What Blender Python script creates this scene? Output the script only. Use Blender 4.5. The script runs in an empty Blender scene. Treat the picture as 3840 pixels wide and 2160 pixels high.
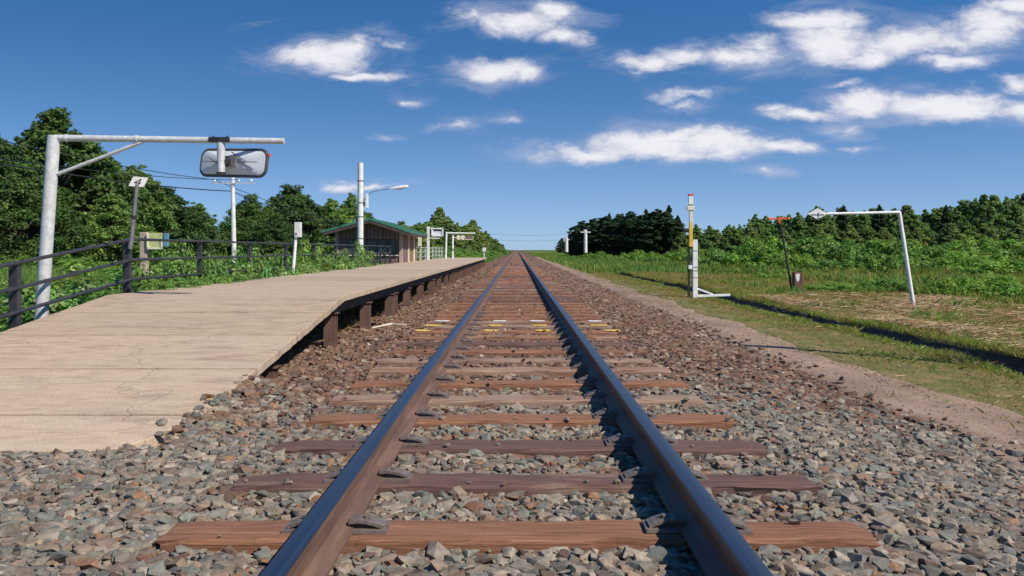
import bpy, bmesh, math, random
import numpy as np
from mathutils import Vector, Matrix

random.seed(7)
RNG = np.random.default_rng(11)
SC = bpy.context.scene
COL = SC.collection
CAM_Z = 0.84           # eye height above the rail tops (rail top = z 0)
FD = 2170.0


def at(x, y, Y):
    """A sight line of the photograph followed out to the distance Y."""
    return Vector(((x - 1300) / FD * Y, Y, CAM_Z + (628 - y) / FD * Y))


# ------------------------------------------------------------------ terrain
_GX = np.array([-900, -120, -60, -26, -15, -8, -5.2, -3.0, -1.9, -1.35, 1.35, 1.75, 2.72, 2.80, 3.2, 3.55, 5.20, 5.75, 9, 13, 24, 50, 120, 900.])
_GZ = np.array([2.0, 1.2, 0.9, 0.45, 0.1, -.2, -.26, -.235, -.215, -.20, -.20, -.235, -.372, -.370, -.366, -.370, -.41, -.42, -.41, -.36, .0, .45, .7, 2.0])


def gz(x, y):
    x = np.asarray(x, float)
    y = np.asarray(y, float)
    z = np.interp(x, _GX, _GZ)
    w = np.clip((np.abs(x - 0.3) - 3.6) / 3.0, 0, 1)
    z = z + w * (0.05 * np.sin(x * 0.9 + y * 0.31) + 0.04 * np.sin(y * 0.77 - x * 0.4) + 0.02 * np.sin(x * 2.3 + 1.3) * np.sin(y * 1.9))
    # far beyond, the banks on both sides settle to the level of the line
    f = np.clip((y - 60) / 200, 0, 1)
    z = z * (1 - f) + np.where(np.abs(x) < 4, z, np.minimum(z, 0.1) * 0.6) * f
    return z


def gz1(x, y):
    return float(gz(x, y))


# ------------------------------------------------------------------ node helpers
def new_mat(name):
    m = bpy.data.materials.new(name)
    m.use_nodes = True
    nt = m.node_tree
    nt.nodes.clear()
    out = nt.nodes.new('ShaderNodeOutputMaterial')
    return m, nt, out


def N(nt, kind, **kw):
    n = nt.nodes.new('ShaderNode' + kind)
    for k, v in kw.items():
        if k.startswith('_'):
            setattr(n, k[1:], v)
    return n


def L(nt, a, b):
    nt.links.new(a, b)


def ramp(nt, fac, stops, interp='LINEAR'):
    r = nt.nodes.new('ShaderNodeValToRGB')
    r.color_ramp.interpolation = interp
    els = r.color_ramp.elements
    while len(els) > 1:
        els.remove(els[-1])
    els[0].position = stops[0][0]
    els[0].color = (*stops[0][1], 1)
    for p, c in stops[1:]:
        e = els.new(p)
        e.color = (*c, 1)
    if fac is not None:
        L(nt, fac, r.inputs[0])
    return r.outputs[0]


def noise(nt, vec, scale, detail=4, rough=0.55, dist=0.0):
    n = nt.nodes.new('ShaderNodeTexNoise')
    n.inputs['Scale'].default_value = scale
    n.inputs['Detail'].default_value = detail
    n.inputs['Roughness'].default_value = rough
    n.inputs['Distortion'].default_value = dist
    if vec is not None:
        L(nt, vec, n.inputs['Vector'])
    return n.outputs['Fac']


def mapping(nt, vec, scale=(1, 1, 1), loc=(0, 0, 0)):
    m = nt.nodes.new('ShaderNodeMapping')
    m.inputs['Scale'].default_value = scale
    m.inputs['Location'].default_value = loc
    L(nt, vec, m.inputs['Vector'])
    return m.outputs[0]


def mixc(nt, fac, a, b, mode='MIX'):
    m = nt.nodes.new('ShaderNodeMix')
    m.data_type = 'RGBA'
    m.blend_type = mode
    for s, v in ((m.inputs[0], fac), (m.inputs[6], a), (m.inputs[7], b)):
        if hasattr(v, 'is_linked'):
            L(nt, v, s)
        elif isinstance(v, (int, float)):
            s.default_value = v
        else:
            s.default_value = (*v, 1)
    return m.outputs[2]


def math_(nt, op, a, b=None, clamp=False):
    m = nt.nodes.new('ShaderNodeMath')
    m.operation = op
    m.use_clamp = clamp
    for s, v in ((m.inputs[0], a), (m.inputs[1], b)):
        if v is None:
            continue
        if hasattr(v, 'is_linked'):
            L(nt, v, s)
        else:
            s.default_value = v
    return m.outputs[0]


def principled(nt, out, color, rough=0.7, metal=0.0, bump=None, bump_d=0.01, bump_s=0.6, spec=0.5):
    p = nt.nodes.new('ShaderNodeBsdfPrincipled')
    for s, v in ((p.inputs['Base Color'], color), (p.inputs['Roughness'], rough), (p.inputs['Metallic'], metal)):
        if hasattr(v, 'is_linked'):
            L(nt, v, s)
        elif isinstance(v, (int, float)):
            s.default_value = v
        else:
            s.default_value = (*v, 1)
    p.inputs['Specular IOR Level'].default_value = spec
    if bump is not None:
        b = nt.nodes.new('ShaderNodeBump')
        b.inputs['Strength'].default_value = bump_s
        b.inputs['Distance'].default_value = bump_d
        L(nt, bump, b.inputs['Height'])
        L(nt, b.outputs[0], p.inputs['Normal'])
    L(nt, p.outputs[0], out.inputs[0])
    return p


def objco(nt):
    return nt.nodes.new('ShaderNodeTexCoord').outputs['Object']


def worldpos(nt):
    return nt.nodes.new('ShaderNodeNewGeometry').outputs['Position']


def objrand(nt):
    return nt.nodes.new('ShaderNodeObjectInfo').outputs['Random']


def simple(name, c1, c2, scale=8, rough=0.6, metal=0.0, bump=0.003, spots=None, spot_scale=20, spot_lo=.6, stretch=(1, 1, 1), spec=.4):
    m, nt, out = new_mat(name)
    v = mapping(nt, worldpos(nt), stretch)
    n = noise(nt, v, scale, 5, .6)
    c = ramp(nt, n, [(.3, c1), (.7, c2)])
    if spots is not None:
        s = noise(nt, v, spot_scale, 3, .7)
        f = ramp(nt, s, [(spot_lo, (0, 0, 0)), (spot_lo + .08, (1, 1, 1))])
        c = mixc(nt, f, c, spots)
    b = noise(nt, v, scale * 6, 4, .6)
    principled(nt, out, c, rough, metal, b, bump, .6, spec)
    return m


M = {}
M['galv'] = simple('galvanised_steel', (.40, .41, .41), (.62, .62, .60), 18, .5, .1, .002, (.74, .74, .72), 40, .6)
M['white_paint'] = simple('white_paint', (.62, .62, .60), (.82, .82, .80), 9, .45, 0, .002, (.42, .38, .33), 22, .70)
M['white_conc'] = simple('white_concrete', (.55, .54, .52), (.76, .75, .72), 6, .7, 0, .004, (.45, .42, .38), 16, .66)
M['dark_metal'] = simple('dark_fence_paint', (.030, .030, .036), (.062, .060, .068), 14, .5, .2, .003, (.13, .075, .05), 26, .66)
M['grey_post'] = simple('grey_sign_pole', (.13, .13, .14), (.22, .21, .22), 12, .55, .2, .003, (.10, .07, .05), 26, .66)
M['black'] = simple('black_steel', (.015, .016, .018), (.04, .04, .042), 14, .5, .2)
M['mirror_back'] = simple('mirror_back_panel', (.55, .58, .61), (.68, .71, .74), 4, .55, 0, .003, (.76, .77, .78), 14, .66)
M['mirror_rim'] = simple('mirror_rim', (.05, .05, .055), (.09, .085, .085), 14, .5, 0)
M['orange'] = simple('orange_paint', (.55, .10, .03), (.70, .18, .05), 10, .5)
M['red'] = simple('red_paint', (.50, .03, .04), (.62, .08, .07), 10, .5)
M['yellow'] = simple('yellow_paint', (.62, .36, .04), (.78, .52, .10), 10, .5, 0, .003, (.25, .13, .05), 24, .68)
M['mark_yellow'] = simple('yellow_mark', (.72, .46, .06), (.85, .62, .14), 30, .6, 0, .003, (.25, .13, .06), 40, .60)
M['mark_white'] = simple('white_mark', (.60, .58, .54), (.80, .78, .75), 30, .6, 0, .003, (.25, .15, .1), 40, .60)
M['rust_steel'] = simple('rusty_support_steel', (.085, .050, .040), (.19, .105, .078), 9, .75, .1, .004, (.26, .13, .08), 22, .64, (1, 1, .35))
M['beam'] = simple('shaded_edge_beam', (.035, .028, .024), (.08, .055, .045), 7, .8, 0, .004)  # dark tone carries the shadow beneath the slab edge
M['board'] = simple('weathered_board', (.30, .24, .19), (.48, .38, .30), 7, .8, 0, .004, (.18, .13, .10), 18, .62, (1, 1, .15))
M['old_panel'] = simple('old_green_panel', (.30, .34, .14), (.52, .55, .25), 8, .6, 0, .003, (.40, .20, .08), 11, .58)
M['blue'] = simple('blue_paint', (.08, .20, .30), (.16, .33, .45), 10, .5)
M['cream'] = simple('cream_paint', (.58, .54, .42), (.74, .70, .55), 10, .5)
M['brown_board'] = simple('brown_sign_board', (.14, .09, .08), (.22, .15, .13), 10, .6)
M['green_roof'] = simple('green_roof_paint', (.035, .14, .095), (.07, .22, .15), 6, .55, .1, .002, (.12, .36, .26), 15, .62, (1, .25, 1))
M['fascia'] = simple('dark_fascia', (.045, .032, .030), (.085, .058, .052), 8, .7)
M['rail_clip'] = simple('clip_steel', (.14, .11, .095), (.26, .205, .175), 40, .55, .3, .002)
M['ceramic'] = simple('insulator', (.5, .5, .5), (.7, .7, .7), 20, .3)
M['wire'] = simple('wire', (.02, .02, .022), (.03, .03, .03), 8, .6)
M['stick'] = simple('bleached_wood', (.50, .42, .33), (.70, .60, .48), 14, .8)
M['trunk'] = simple('bark', (.055, .042, .032), (.13, .10, .078), 6, .9, 0, .03, stretch=(1, 1, .25))
M['lens'] = simple('lamp_cover', (.70, .70, .66), (.80, .80, .76), 10, .25)


def m_wallboards():
    m, nt, out = new_mat('brown_wall_boards')
    v = worldpos(nt)
    n = noise(nt, mapping(nt, v, (9, 9, .6)), 1.6, 5, .65)
    c = ramp(nt, n, [(.25, (.10, .055, .05)), (.5, (.19, .115, .102)), (.75, (.27, .18, .16))])
    w = nt.nodes.new('ShaderNodeTexWave')
    w.wave_type = 'BANDS'; w.bands_direction = 'DIAGONAL'
    w.inputs['Scale'].default_value = 2.6
    w.inputs['Distortion'].default_value = 0.0
    L(nt, mapping(nt, v, (1.6, 1.6, 0)), w.inputs[0])
    g = ramp(nt, w.outputs[1], [(.0, (0, 0, 0)), (.14, (1, 1, 1))])
    c = mixc(nt, math_(nt, 'SUBTRACT', 1.0, g), c, (.05, .032, .028))
    principled(nt, out, c, .8, 0, g, .012, .8)
    return m


M['wall_boards'] = m_wallboards()


def m_glass():
    m, nt, out = new_mat('hut_window_glass')
    n = noise(nt, worldpos(nt), 2.2, 3)
    c = ramp(nt, n, [(.3, (.030, .040, .034)), (.7, (.085, .105, .085))])
    principled(nt, out, c, .22, 0, None, spec=.35)
    return m


M['glass'] = m_glass()


def m_mirrorface():
    m, nt, out = new_mat('mirror_face')
    principled(nt, out, (.85, .86, .87), .05, 1.0)
    return m


M['mirror'] = m_mirrorface()


def m_wood():
    m, nt, out = new_mat('sleeper_wood')
    v = objco(nt)
    r = objrand(nt)
    off = nt.nodes.new('ShaderNodeCombineXYZ')
    L(nt, math_(nt, 'MULTIPLY', r, 37.0), off.inputs[0])
    L(nt, math_(nt, 'MULTIPLY', r, 91.0), off.inputs[1])
    add = nt.nodes.new('ShaderNodeVectorMath')
    L(nt, v, add.inputs[0]); L(nt, off.outputs[0], add.inputs[1])
    vv = add.outputs[0]
    grain = noise(nt, mapping(nt, vv, (1.4, 70, 70)), 1.5, 6, .7, .6)
    big = noise(nt, mapping(nt, vv, (1.2, 5, 5)), 1.1, 4, .6)
    c1 = ramp(nt, grain, [(.24, (.070, .033, .022)), (.42, (.195, .088, .050)), (.58, (.31, .148, .085)), (.78, (.41, .24, .155))])
    c2 = ramp(nt, grain, [(.24, (.055, .033, .029)), (.45, (.125, .070, .058)), (.65, (.185, .105, .085)), (.85, (.28, .18, .15))])
    f = ramp(nt, math_(nt, 'ADD', math_(nt, 'MULTIPLY', math_(nt, 'SUBTRACT', r, .5), 1.0), big), [(.38, (0, 0, 0)), (.62, (1, 1, 1))])
    c = mixc(nt, f, c1, c2)
    c3 = ramp(nt, grain, [(.24, (.13, .085, .065)), (.45, (.30, .20, .145)), (.65, (.42, .29, .21)), (.85, (.52, .39, .30))])
    r2 = math_(nt, 'FRACT', math_(nt, 'MULTIPLY', r, 13.7))
    f3 = ramp(nt, math_(nt, 'ADD', r2, math_(nt, 'MULTIPLY', math_(nt, 'SUBTRACT', big, .5), 1.0)), [(.80, (0, 0, 0)), (.98, (.85, .85, .85))])
    c = mixc(nt, f3, c, c3)
    crack = noise(nt, mapping(nt, vv, (1.1, 60, 8)), 1.0, 3, .5, .3)
    ck = ramp(nt, crack, [(.66, (0, 0, 0)), (.72, (1, 1, 1))])
    c = mixc(nt, ck, c, (.03, .016, .013))
    principled(nt, out, c, .85, 0, math_(nt, 'SUBTRACT', grain, ck), .008, .9, .25)
    return m


M['wood'] = m_wood()


def m_rail_rust():
    m, nt, out = new_mat('rail_rust')
    v = worldpos(nt)
    n = noise(nt, mapping(nt, v, (14, 1.2, 14)), 1.4, 6, .65)
    c = ramp(nt, n, [(.28, (.080, .044, .032)), (.5, (.150, .084, .057)), (.75, (.23, .135, .088))])
    s = noise(nt, v, 60, 3, .6)
    c = mixc(nt, ramp(nt, s, [(.62, (0, 0, 0)), (.72, (1, 1, 1))]), c, (.08, .045, .032))
    principled(nt, out, c, .62, .15, s, .002, .6)
    return m


M['rail'] = m_rail_rust()


def m_rail_top():
    m, nt, out = new_mat('worn_steel')
    v = worldpos(nt)
    n = noise(nt, mapping(nt, v, (50, .35, 1)), 1.0, 5, .6)
    c = ramp(nt, n, [(.3, (.10, .11, .135)), (.7, (.19, .21, .25))])
    r = ramp(nt, n, [(.3, (.28, .28, .28)), (.7, (.44, .44, .44))])
    principled(nt, out, c, r, .95)
    return m


M['rail_top'] = m_rail_top()


def m_concrete():
    m, nt, out = new_mat('platform_concrete')
    v = worldpos(nt)
    r = objrand(nt)
    big = noise(nt, mapping(nt, v, (.5, 1.5, 1)), 1.3, 5, .6)
    mid = noise(nt, mapping(nt, v, (2.4, 8, 1)), 1.8, 6, .7)
    fine = noise(nt, v, 110, 3, .7)
    c = ramp(nt, mid, [(.25, (.36, .255, .175)), (.5, (.525, .39, .265)), (.75, (.60, .465, .33))])
    c = mixc(nt, ramp(nt, big, [(.35, (0, 0, 0)), (.7, (.5, .5, .5))]), c, (.48, .39, .30))
    st = noise(nt, mapping(nt, v, (1.1, 4.5, 1)), 1.0, 6, .75, .8)
    c = mixc(nt, ramp(nt, st, [(.52, (0, 0, 0)), (.72, (.8, .8, .8))]), c, (.27, .175, .135))
    ft = ramp(nt, fine, [(.35, (.62, .62, .62)), (.6, (1.08, 1.08, 1.08))])
    c = mixc(nt, .75, c, ft, 'MULTIPLY')
    tint = math_(nt, 'ADD', math_(nt, 'MULTIPLY', r, .22), .86)
    cc = nt.nodes.new('ShaderNodeCombineXYZ')
    for i in range(3):
        L(nt, tint, cc.inputs[i])
    c = mixc(nt, 1.0, c, cc.outputs[0], 'MULTIPLY')
    # hairline cracks
    vo = nt.nodes.new('ShaderNodeTexVoronoi')
    vo.feature = 'DISTANCE_TO_EDGE'
    vo.inputs['Scale'].default_value = .33
    wv = nt.nodes.new('ShaderNodeVectorMath'); wv.operation = 'ADD'
    L(nt, v, wv.inputs[0])
    nn = nt.nodes.new('ShaderNodeTexNoise'); nn.inputs['Scale'].default_value = 2.2; nn.inputs['Detail'].default_value = 5
    L(nt, v, nn.inputs['Vector'])
    sc = nt.nodes.new('ShaderNodeVectorMath'); sc.operation = 'SCALE'; sc.inputs['Scale'].default_value = .7
    L(nt, nn.outputs['Color'], sc.inputs[0]); L(nt, sc.outputs[0], wv.inputs[1])
    L(nt, wv.outputs[0], vo.inputs['Vector'])
    ck = ramp(nt, vo.outputs['Distance'], [(.0, (1, 1, 1)), (.004, (0, 0, 0))])
    c = mixc(nt, math_(nt, 'MULTIPLY', ck, .32), c, (.13, .09, .07))
    h = math_(nt, 'SUBTRACT', math_(nt, 'ADD', math_(nt, 'MULTIPLY', fine, .5), mid), ck)
    principled(nt, out, c, .88, 0, h, .006, .55, .25)
    return m


M['concrete'] = m_concrete()


def m_vcol(name, rough=.8, spec=.25, transl=0.0, bumpscale=None, gain=1.0):
    m, nt, out = new_mat(name)
    a = nt.nodes.new('ShaderNodeVertexColor')
    a.layer_name = 'Col'
    c = a.outputs[0]
    if bumpscale:
        n = noise(nt, worldpos(nt), bumpscale, 5, .65)
        f = ramp(nt, n, [(.3, (.62, .62, .62)), (.65, (1.15, 1.15, 1.15))])
        c = mixc(nt, 1.0, c, f, 'MULTIPLY')
        principled(nt, out, c, rough, 0, n, .006, .7, spec)
    elif transl > 0:
        rr = objrand(nt)
        tint = ramp(nt, rr, [(0, (.80, .84, .84)), (.35, (1.0, 1.0, 1.0)), (.7, (1.12, 1.05, .92)), (1, (1.22, 1.2, 1.0))])
        c = mixc(nt, 1.0, c, tint, 'MULTIPLY')
        d = nt.nodes.new('ShaderNodeBsdfPrincipled')
        L(nt, c, d.inputs['Base Color'])
        d.inputs['Roughness'].default_value = rough
        d.inputs['Specular IOR Level'].default_value = spec
        t = nt.nodes.new('ShaderNodeBsdfTranslucent')
        cc = mixc(nt, 1.0, c, (1.25, 1.35, .7), 'MULTIPLY')
        L(nt, cc, t.inputs[0])
        mx = nt.nodes.new('ShaderNodeMixShader')
        mx.inputs[0].default_value = transl
        L(nt, d.outputs[0], mx.inputs[1]); L(nt, t.outputs[0], mx.inputs[2])
        L(nt, mx.outputs[0], out.inputs[0])
    else:
        principled(nt, out, c, rough, 0, None, spec=spec)
    return m


M['stone'] = m_vcol('ballast_stone', .85, .25, 0, 38)
M['leaf'] = m_vcol('leaf', .55, .25, .36)
M['blade'] = m_vcol('grass_blade', .7, .2, .35)
M['straw'] = m_vcol('dry_straw', .8, .2, .1)


def m_ground():
    m, nt, out = new_mat('ground_soil_and_turf')
    v = worldpos(nt)
    sx = nt.nodes.new('ShaderNodeSeparateXYZ')
    L(nt, v, sx.inputs[0])
    n1 = noise(nt, v, .55, 6, .65)
    n2 = noise(nt, v, 3.2, 6, .7)
    n3 = noise(nt, v, 26, 4, .7)
    grass = ramp(nt, n2, [(.28, (.055, .105, .024)), (.5, (.085, .15, .034)), (.72, (.14, .18, .05))])
    dry = ramp(nt, n2, [(.28, (.12, .105, .040)), (.5, (.21, .165, .068)), (.72, (.30, .21, .10))])
    earth = ramp(nt, n2, [(.28, (.075, .045, .030)), (.5, (.125, .078, .052)), (.75, (.19, .125, .085))])
    # x + noise
    xs = math_(nt, 'ADD', sx.outputs[0], math_(nt, 'MULTIPLY', math_(nt, 'SUBTRACT', n1, .5), 1.4))
    dryf = ramp(nt, math_(nt, 'DIVIDE', math_(nt, 'ADD', xs, 20.0), 40.0), [(.50, (0, 0, 0)), (.58, (1, 1, 1)), (.76, (.9, .9, .9)), (.83, (.12, .12, .12))])
    dryf = math_(nt, 'MULTIPLY', dryf, ramp(nt, n2, [(.35, (.35, .35, .35)), (.6, (1, 1, 1))]))
    c = mixc(nt, dryf, grass, dry)
    ef = ramp(nt, math_(nt, 'DIVIDE', math_(nt, 'ADD', sx.outputs[0], 20.0), 40.0), [(.345, (0, 0, 0)), (.375, (1, 1, 1)), (.572, (1, 1, 1)), (.590, (0, 0, 0))])
    c = mixc(nt, ef, c, earth)
    f = ramp(nt, n3, [(.3, (.62, .62, .62)), (.65, (1.12, 1.12, 1.12))])
    c = mixc(nt, 1.0, c, f, 'MULTIPLY')
    principled(nt, out, c, .95, 0, math_(nt, 'ADD', n2, math_(nt, 'MULTIPLY', n3, .5)), .04, .8, .1)
    return m


M['ground'] = m_ground()


def m_path():
    m, nt, out = new_mat('dirt_path')
    v = worldpos(nt)
    n1 = noise(nt, mapping(nt, v, (1, .35, 1)), 2.4, 6, .65)
    n3 = noise(nt, v, 60, 4, .75)
    c = ramp(nt, n1, [(.3, (.23, .15, .108)), (.55, (.34, .235, .170)), (.75, (.41, .30, .22))])
    c = mixc(nt, 1.0, c, ramp(nt, n3, [(.32, (.6, .6, .6)), (.62, (1.12, 1.12, 1.12))]), 'MULTIPLY')
    principled(nt, out, c, .92, 0, math_(nt, 'ADD', math_(nt, 'MULTIPLY', n3, .7), n1), .012, .8, .15)
    return m


M['path'] = m_path()


def m_bed():
    m, nt, out = new_mat('ballast_bed_grit')
    v = worldpos(nt)
    vo = nt.nodes.new('ShaderNodeTexVoronoi')
    vo.inputs['Scale'].default_value = 17
    L(nt, v, vo.inputs['Vector'])
    sp = nt.nodes.new('ShaderNodeSeparateColor')
    L(nt, vo.outputs['Color'], sp.inputs[0])
    c = ramp(nt, sp.outputs[0], [(.0, (.065, .040, .028)), (.35, (.125, .080, .058)), (.7, (.19, .125, .090)), (1.0, (.27, .20, .15))])
    n = noise(nt, v, 45, 4, .7)
    c = mixc(nt, 1.0, c, ramp(nt, n, [(.3, (.6, .6, .6)), (.65, (1.1, 1.1, 1.1))]), 'MULTIPLY')
    principled(nt, out, c, .9, 0, vo.outputs['Distance'], -.03, .9, .15)
    return m


M['bed'] = m_bed()
M['ditch'] = simple('ditch_soil', (.045, .037, .03), (.13, .105, .085), 7, .95, 0, .03, (.05, .07, .025), 9, .6)


# ------------------------------------------------------------------ object helpers
def tag(o, label=None, cat=None, group=None, kind=None):
    if label: o['label'] = label
    if cat: o['category'] = cat
    if group: o['group'] = group
    if kind: o['kind'] = kind
    return o


def thing(name, loc, label, cat, group=None):
    o = bpy.data.objects.new(name, None)
    o.empty_display_size = .1
    o.location = loc
    COL.objects.link(o)
    return tag(o, label, cat, group)


def wloc(o):
    v = Vector((0, 0, 0))
    while o is not None:
        v = v + Vector(o.location)
        o = o.parent
    return v


class MB:
    def __init__(s):
        s.v = []
        s.f = []

    def add(s, vs, fs):
        b = len(s.v)
        s.v += [Vector(p) for p in vs]
        s.f += [tuple(b + i for i in f) for f in fs]
        return s

    def box(s, c, d, R=None):
        c = Vector(c)
        vs = []
        for x in (-.5, .5):
            for y in (-.5, .5):
                for z in (-.5, .5):
                    p = Vector((x * d[0], y * d[1], z * d[2]))
                    if R is not None:
                        p = R @ p
                    vs.append(c + p)
        return s.add(vs, [(0, 1, 3, 2), (4, 6, 7, 5), (0, 4, 5, 1), (2, 3, 7, 6), (0, 2, 6, 4), (1, 5, 7, 3)])

    def bar(s, a, b, w, h, up=(0, 0, 1)):
        a, b = Vector(a), Vector(b)
        d = (b - a)
        z = d.normalized()
        u = Vector(up)
        x = z.cross(u)
        if x.length < 1e-4:
            x = z.cross(Vector((1, 0, 0)))
        x.normalize()
        y = x.cross(z)
        R = Matrix((x, y, z)).transposed()
        return s.box((a + b) / 2, (w, h, d.length), R)

    def tube(s, a, b, r0, r1=None, n=12, cap=True):
        r1 = r0 if r1 is None else r1
        return s.path([a, b], [r0, r1], n, cap)

    def path(s, pts, rad, n=10, cap=True):
        pts = [Vector(p) for p in pts]
        if not hasattr(rad, '__len__'):
            rad = [rad] * len(pts)
        vs, fs = [], []
        px = None
        for i, p in enumerate(pts):
            t = (pts[min(i + 1, len(pts) - 1)] - pts[max(i - 1, 0)]).normalized()
            if px is None:
                x = t.cross(Vector((0, 1, 0)))
                if x.length < .1:
                    x = t.cross(Vector((1, 0, 0)))
            else:
                x = px - t * px.dot(t)
            x.normalize()
            px = x
            y = t.cross(x)
            for k in range(n):
                a = 2 * math.pi * k / n
                vs.append(p + (x * math.cos(a) + y * math.sin(a)) * rad[i])
        for i in range(len(pts) - 1):
            for k in range(n):
                k2 = (k + 1) % n
                fs.append((i * n + k, i * n + k2, (i + 1) * n + k2, (i + 1) * n + k))
        if cap:
            fs.append(tuple(range(n - 1, -1, -1)))
            fs.append(tuple((len(pts) - 1) * n + k for k in range(n)))
        return s.add(vs, fs)

    def prism(s, poly, off):
        """polygon (3-D points) pushed along the vector off"""
        off = Vector(off)
        n = len(poly)
        vs = [Vector(p) for p in poly] + [Vector(p) + off for p in poly]
        fs = [tuple(range(n - 1, -1, -1)), tuple(range(n, 2 * n))]
        for i in range(n):
            j = (i + 1) % n
            fs.append((i, j, n + j, n + i))
        return s.add(vs, fs)

    def build(s, name, mat, parent=None, bevel=0, smooth=False, loc=None, local=False):
        o_loc = Vector((0, 0, 0))
        if parent is not None and not local:
            o_loc = wloc(parent)
        elif loc is not None:
            o_loc = Vector(loc)
        me = bpy.data.meshes.new(name)
        me.from_pydata([tuple(p - o_loc) for p in s.v], [], s.f)
        bm = bmesh.new()
        bm.from_mesh(me)
        bmesh.ops.recalc_face_normals(bm, faces=bm.faces)
        bm.to_mesh(me)
        bm.free()
        me.materials.append(mat)
        o = bpy.data.objects.new(name, me)
        COL.objects.link(o)
        if parent is not None:
            o.parent = parent
        elif loc is not None:
            o.location = loc
        if bevel:
            b = o.modifiers.new('bevel', 'BEVEL')
            b.width = bevel
            b.segments = 2
            b.limit_method = 'ANGLE'
        if smooth:
            for p in me.polygons:
                p.use_smooth = True
            me.set_sharp_from_angle(angle=math.radians(40))
        return o


def np_mesh(name, V, F, mat, col=None, parent=None, smooth=False):
    me = bpy.data.meshes.new(name)
    V = np.ascontiguousarray(V, np.float32)
    F = np.ascontiguousarray(F, np.int32)
    me.vertices.add(len(V))
    me.vertices.foreach_set('co', V.ravel())
    me.loops.add(F.size)
    me.loops.foreach_set('vertex_index', F.ravel())
    me.polygons.add(len(F))
    me.polygons.foreach_set('loop_start', np.arange(len(F), dtype=np.int32) * F.shape[1])
    me.polygons.foreach_set('use_smooth', np.full(len(F), smooth, bool))
    me.update(calc_edges=True)
    if col is not None:
        a = me.color_attributes.new('Col', 'FLOAT_COLOR', 'POINT')
        rgba = np.ones((len(V), 4), np.float32)
        rgba[:, :3] = col
        a.data.foreach_set('color', rgba.ravel())
    me.materials.append(mat)
    o = bpy.data.objects.new(name, me)
    COL.objects.link(o)
    if parent is not None:
        o.parent = parent
    return o


def copy_tree(o, parent=None):
    c = o.copy()
    COL.objects.link(c)
    if parent is not None:
        c.parent = parent
    for ch in list(o.children):
        copy_tree(ch, c)
    return c


# ------------------------------------------------------------------ camera, sun, sky
cam = bpy.data.cameras.new('camera')
cam.lens = FD / 2576 * 36
cam.sensor_width = 36
cam.shift_x = -(1300 - 1288) / 2576
cam.shift_y = -(724.5 - 628) / 2576
cam.clip_start = .05
cam.clip_end = 5000
co = bpy.data.objects.new('camera', cam)
co.location = (0, 0, CAM_Z)
co.rotation_euler = (math.radians(90), 0, 0)
COL.objects.link(co)
SC.camera = co

ELEV = math.radians(44)
SUN = Vector((.80 * math.cos(ELEV), -.60 * math.cos(ELEV), math.sin(ELEV)))
sl = bpy.data.lights.new('sun', 'SUN')
sl.energy = 4.8
sl.angle = math.radians(.5)
sl.color = (1.0, .93, .82)
so = bpy.data.objects.new('sun', sl)
so.rotation_euler = (-SUN).to_track_quat('-Z', 'Y').to_euler()
so.location = (20, -20, 30)
COL.objects.link(so)

SC.view_settings.view_transform = 'Standard'
SC.view_settings.look = 'None'
SC.view_settings.exposure = 0.22
SC.view_settings.gamma = 1.0


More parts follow.
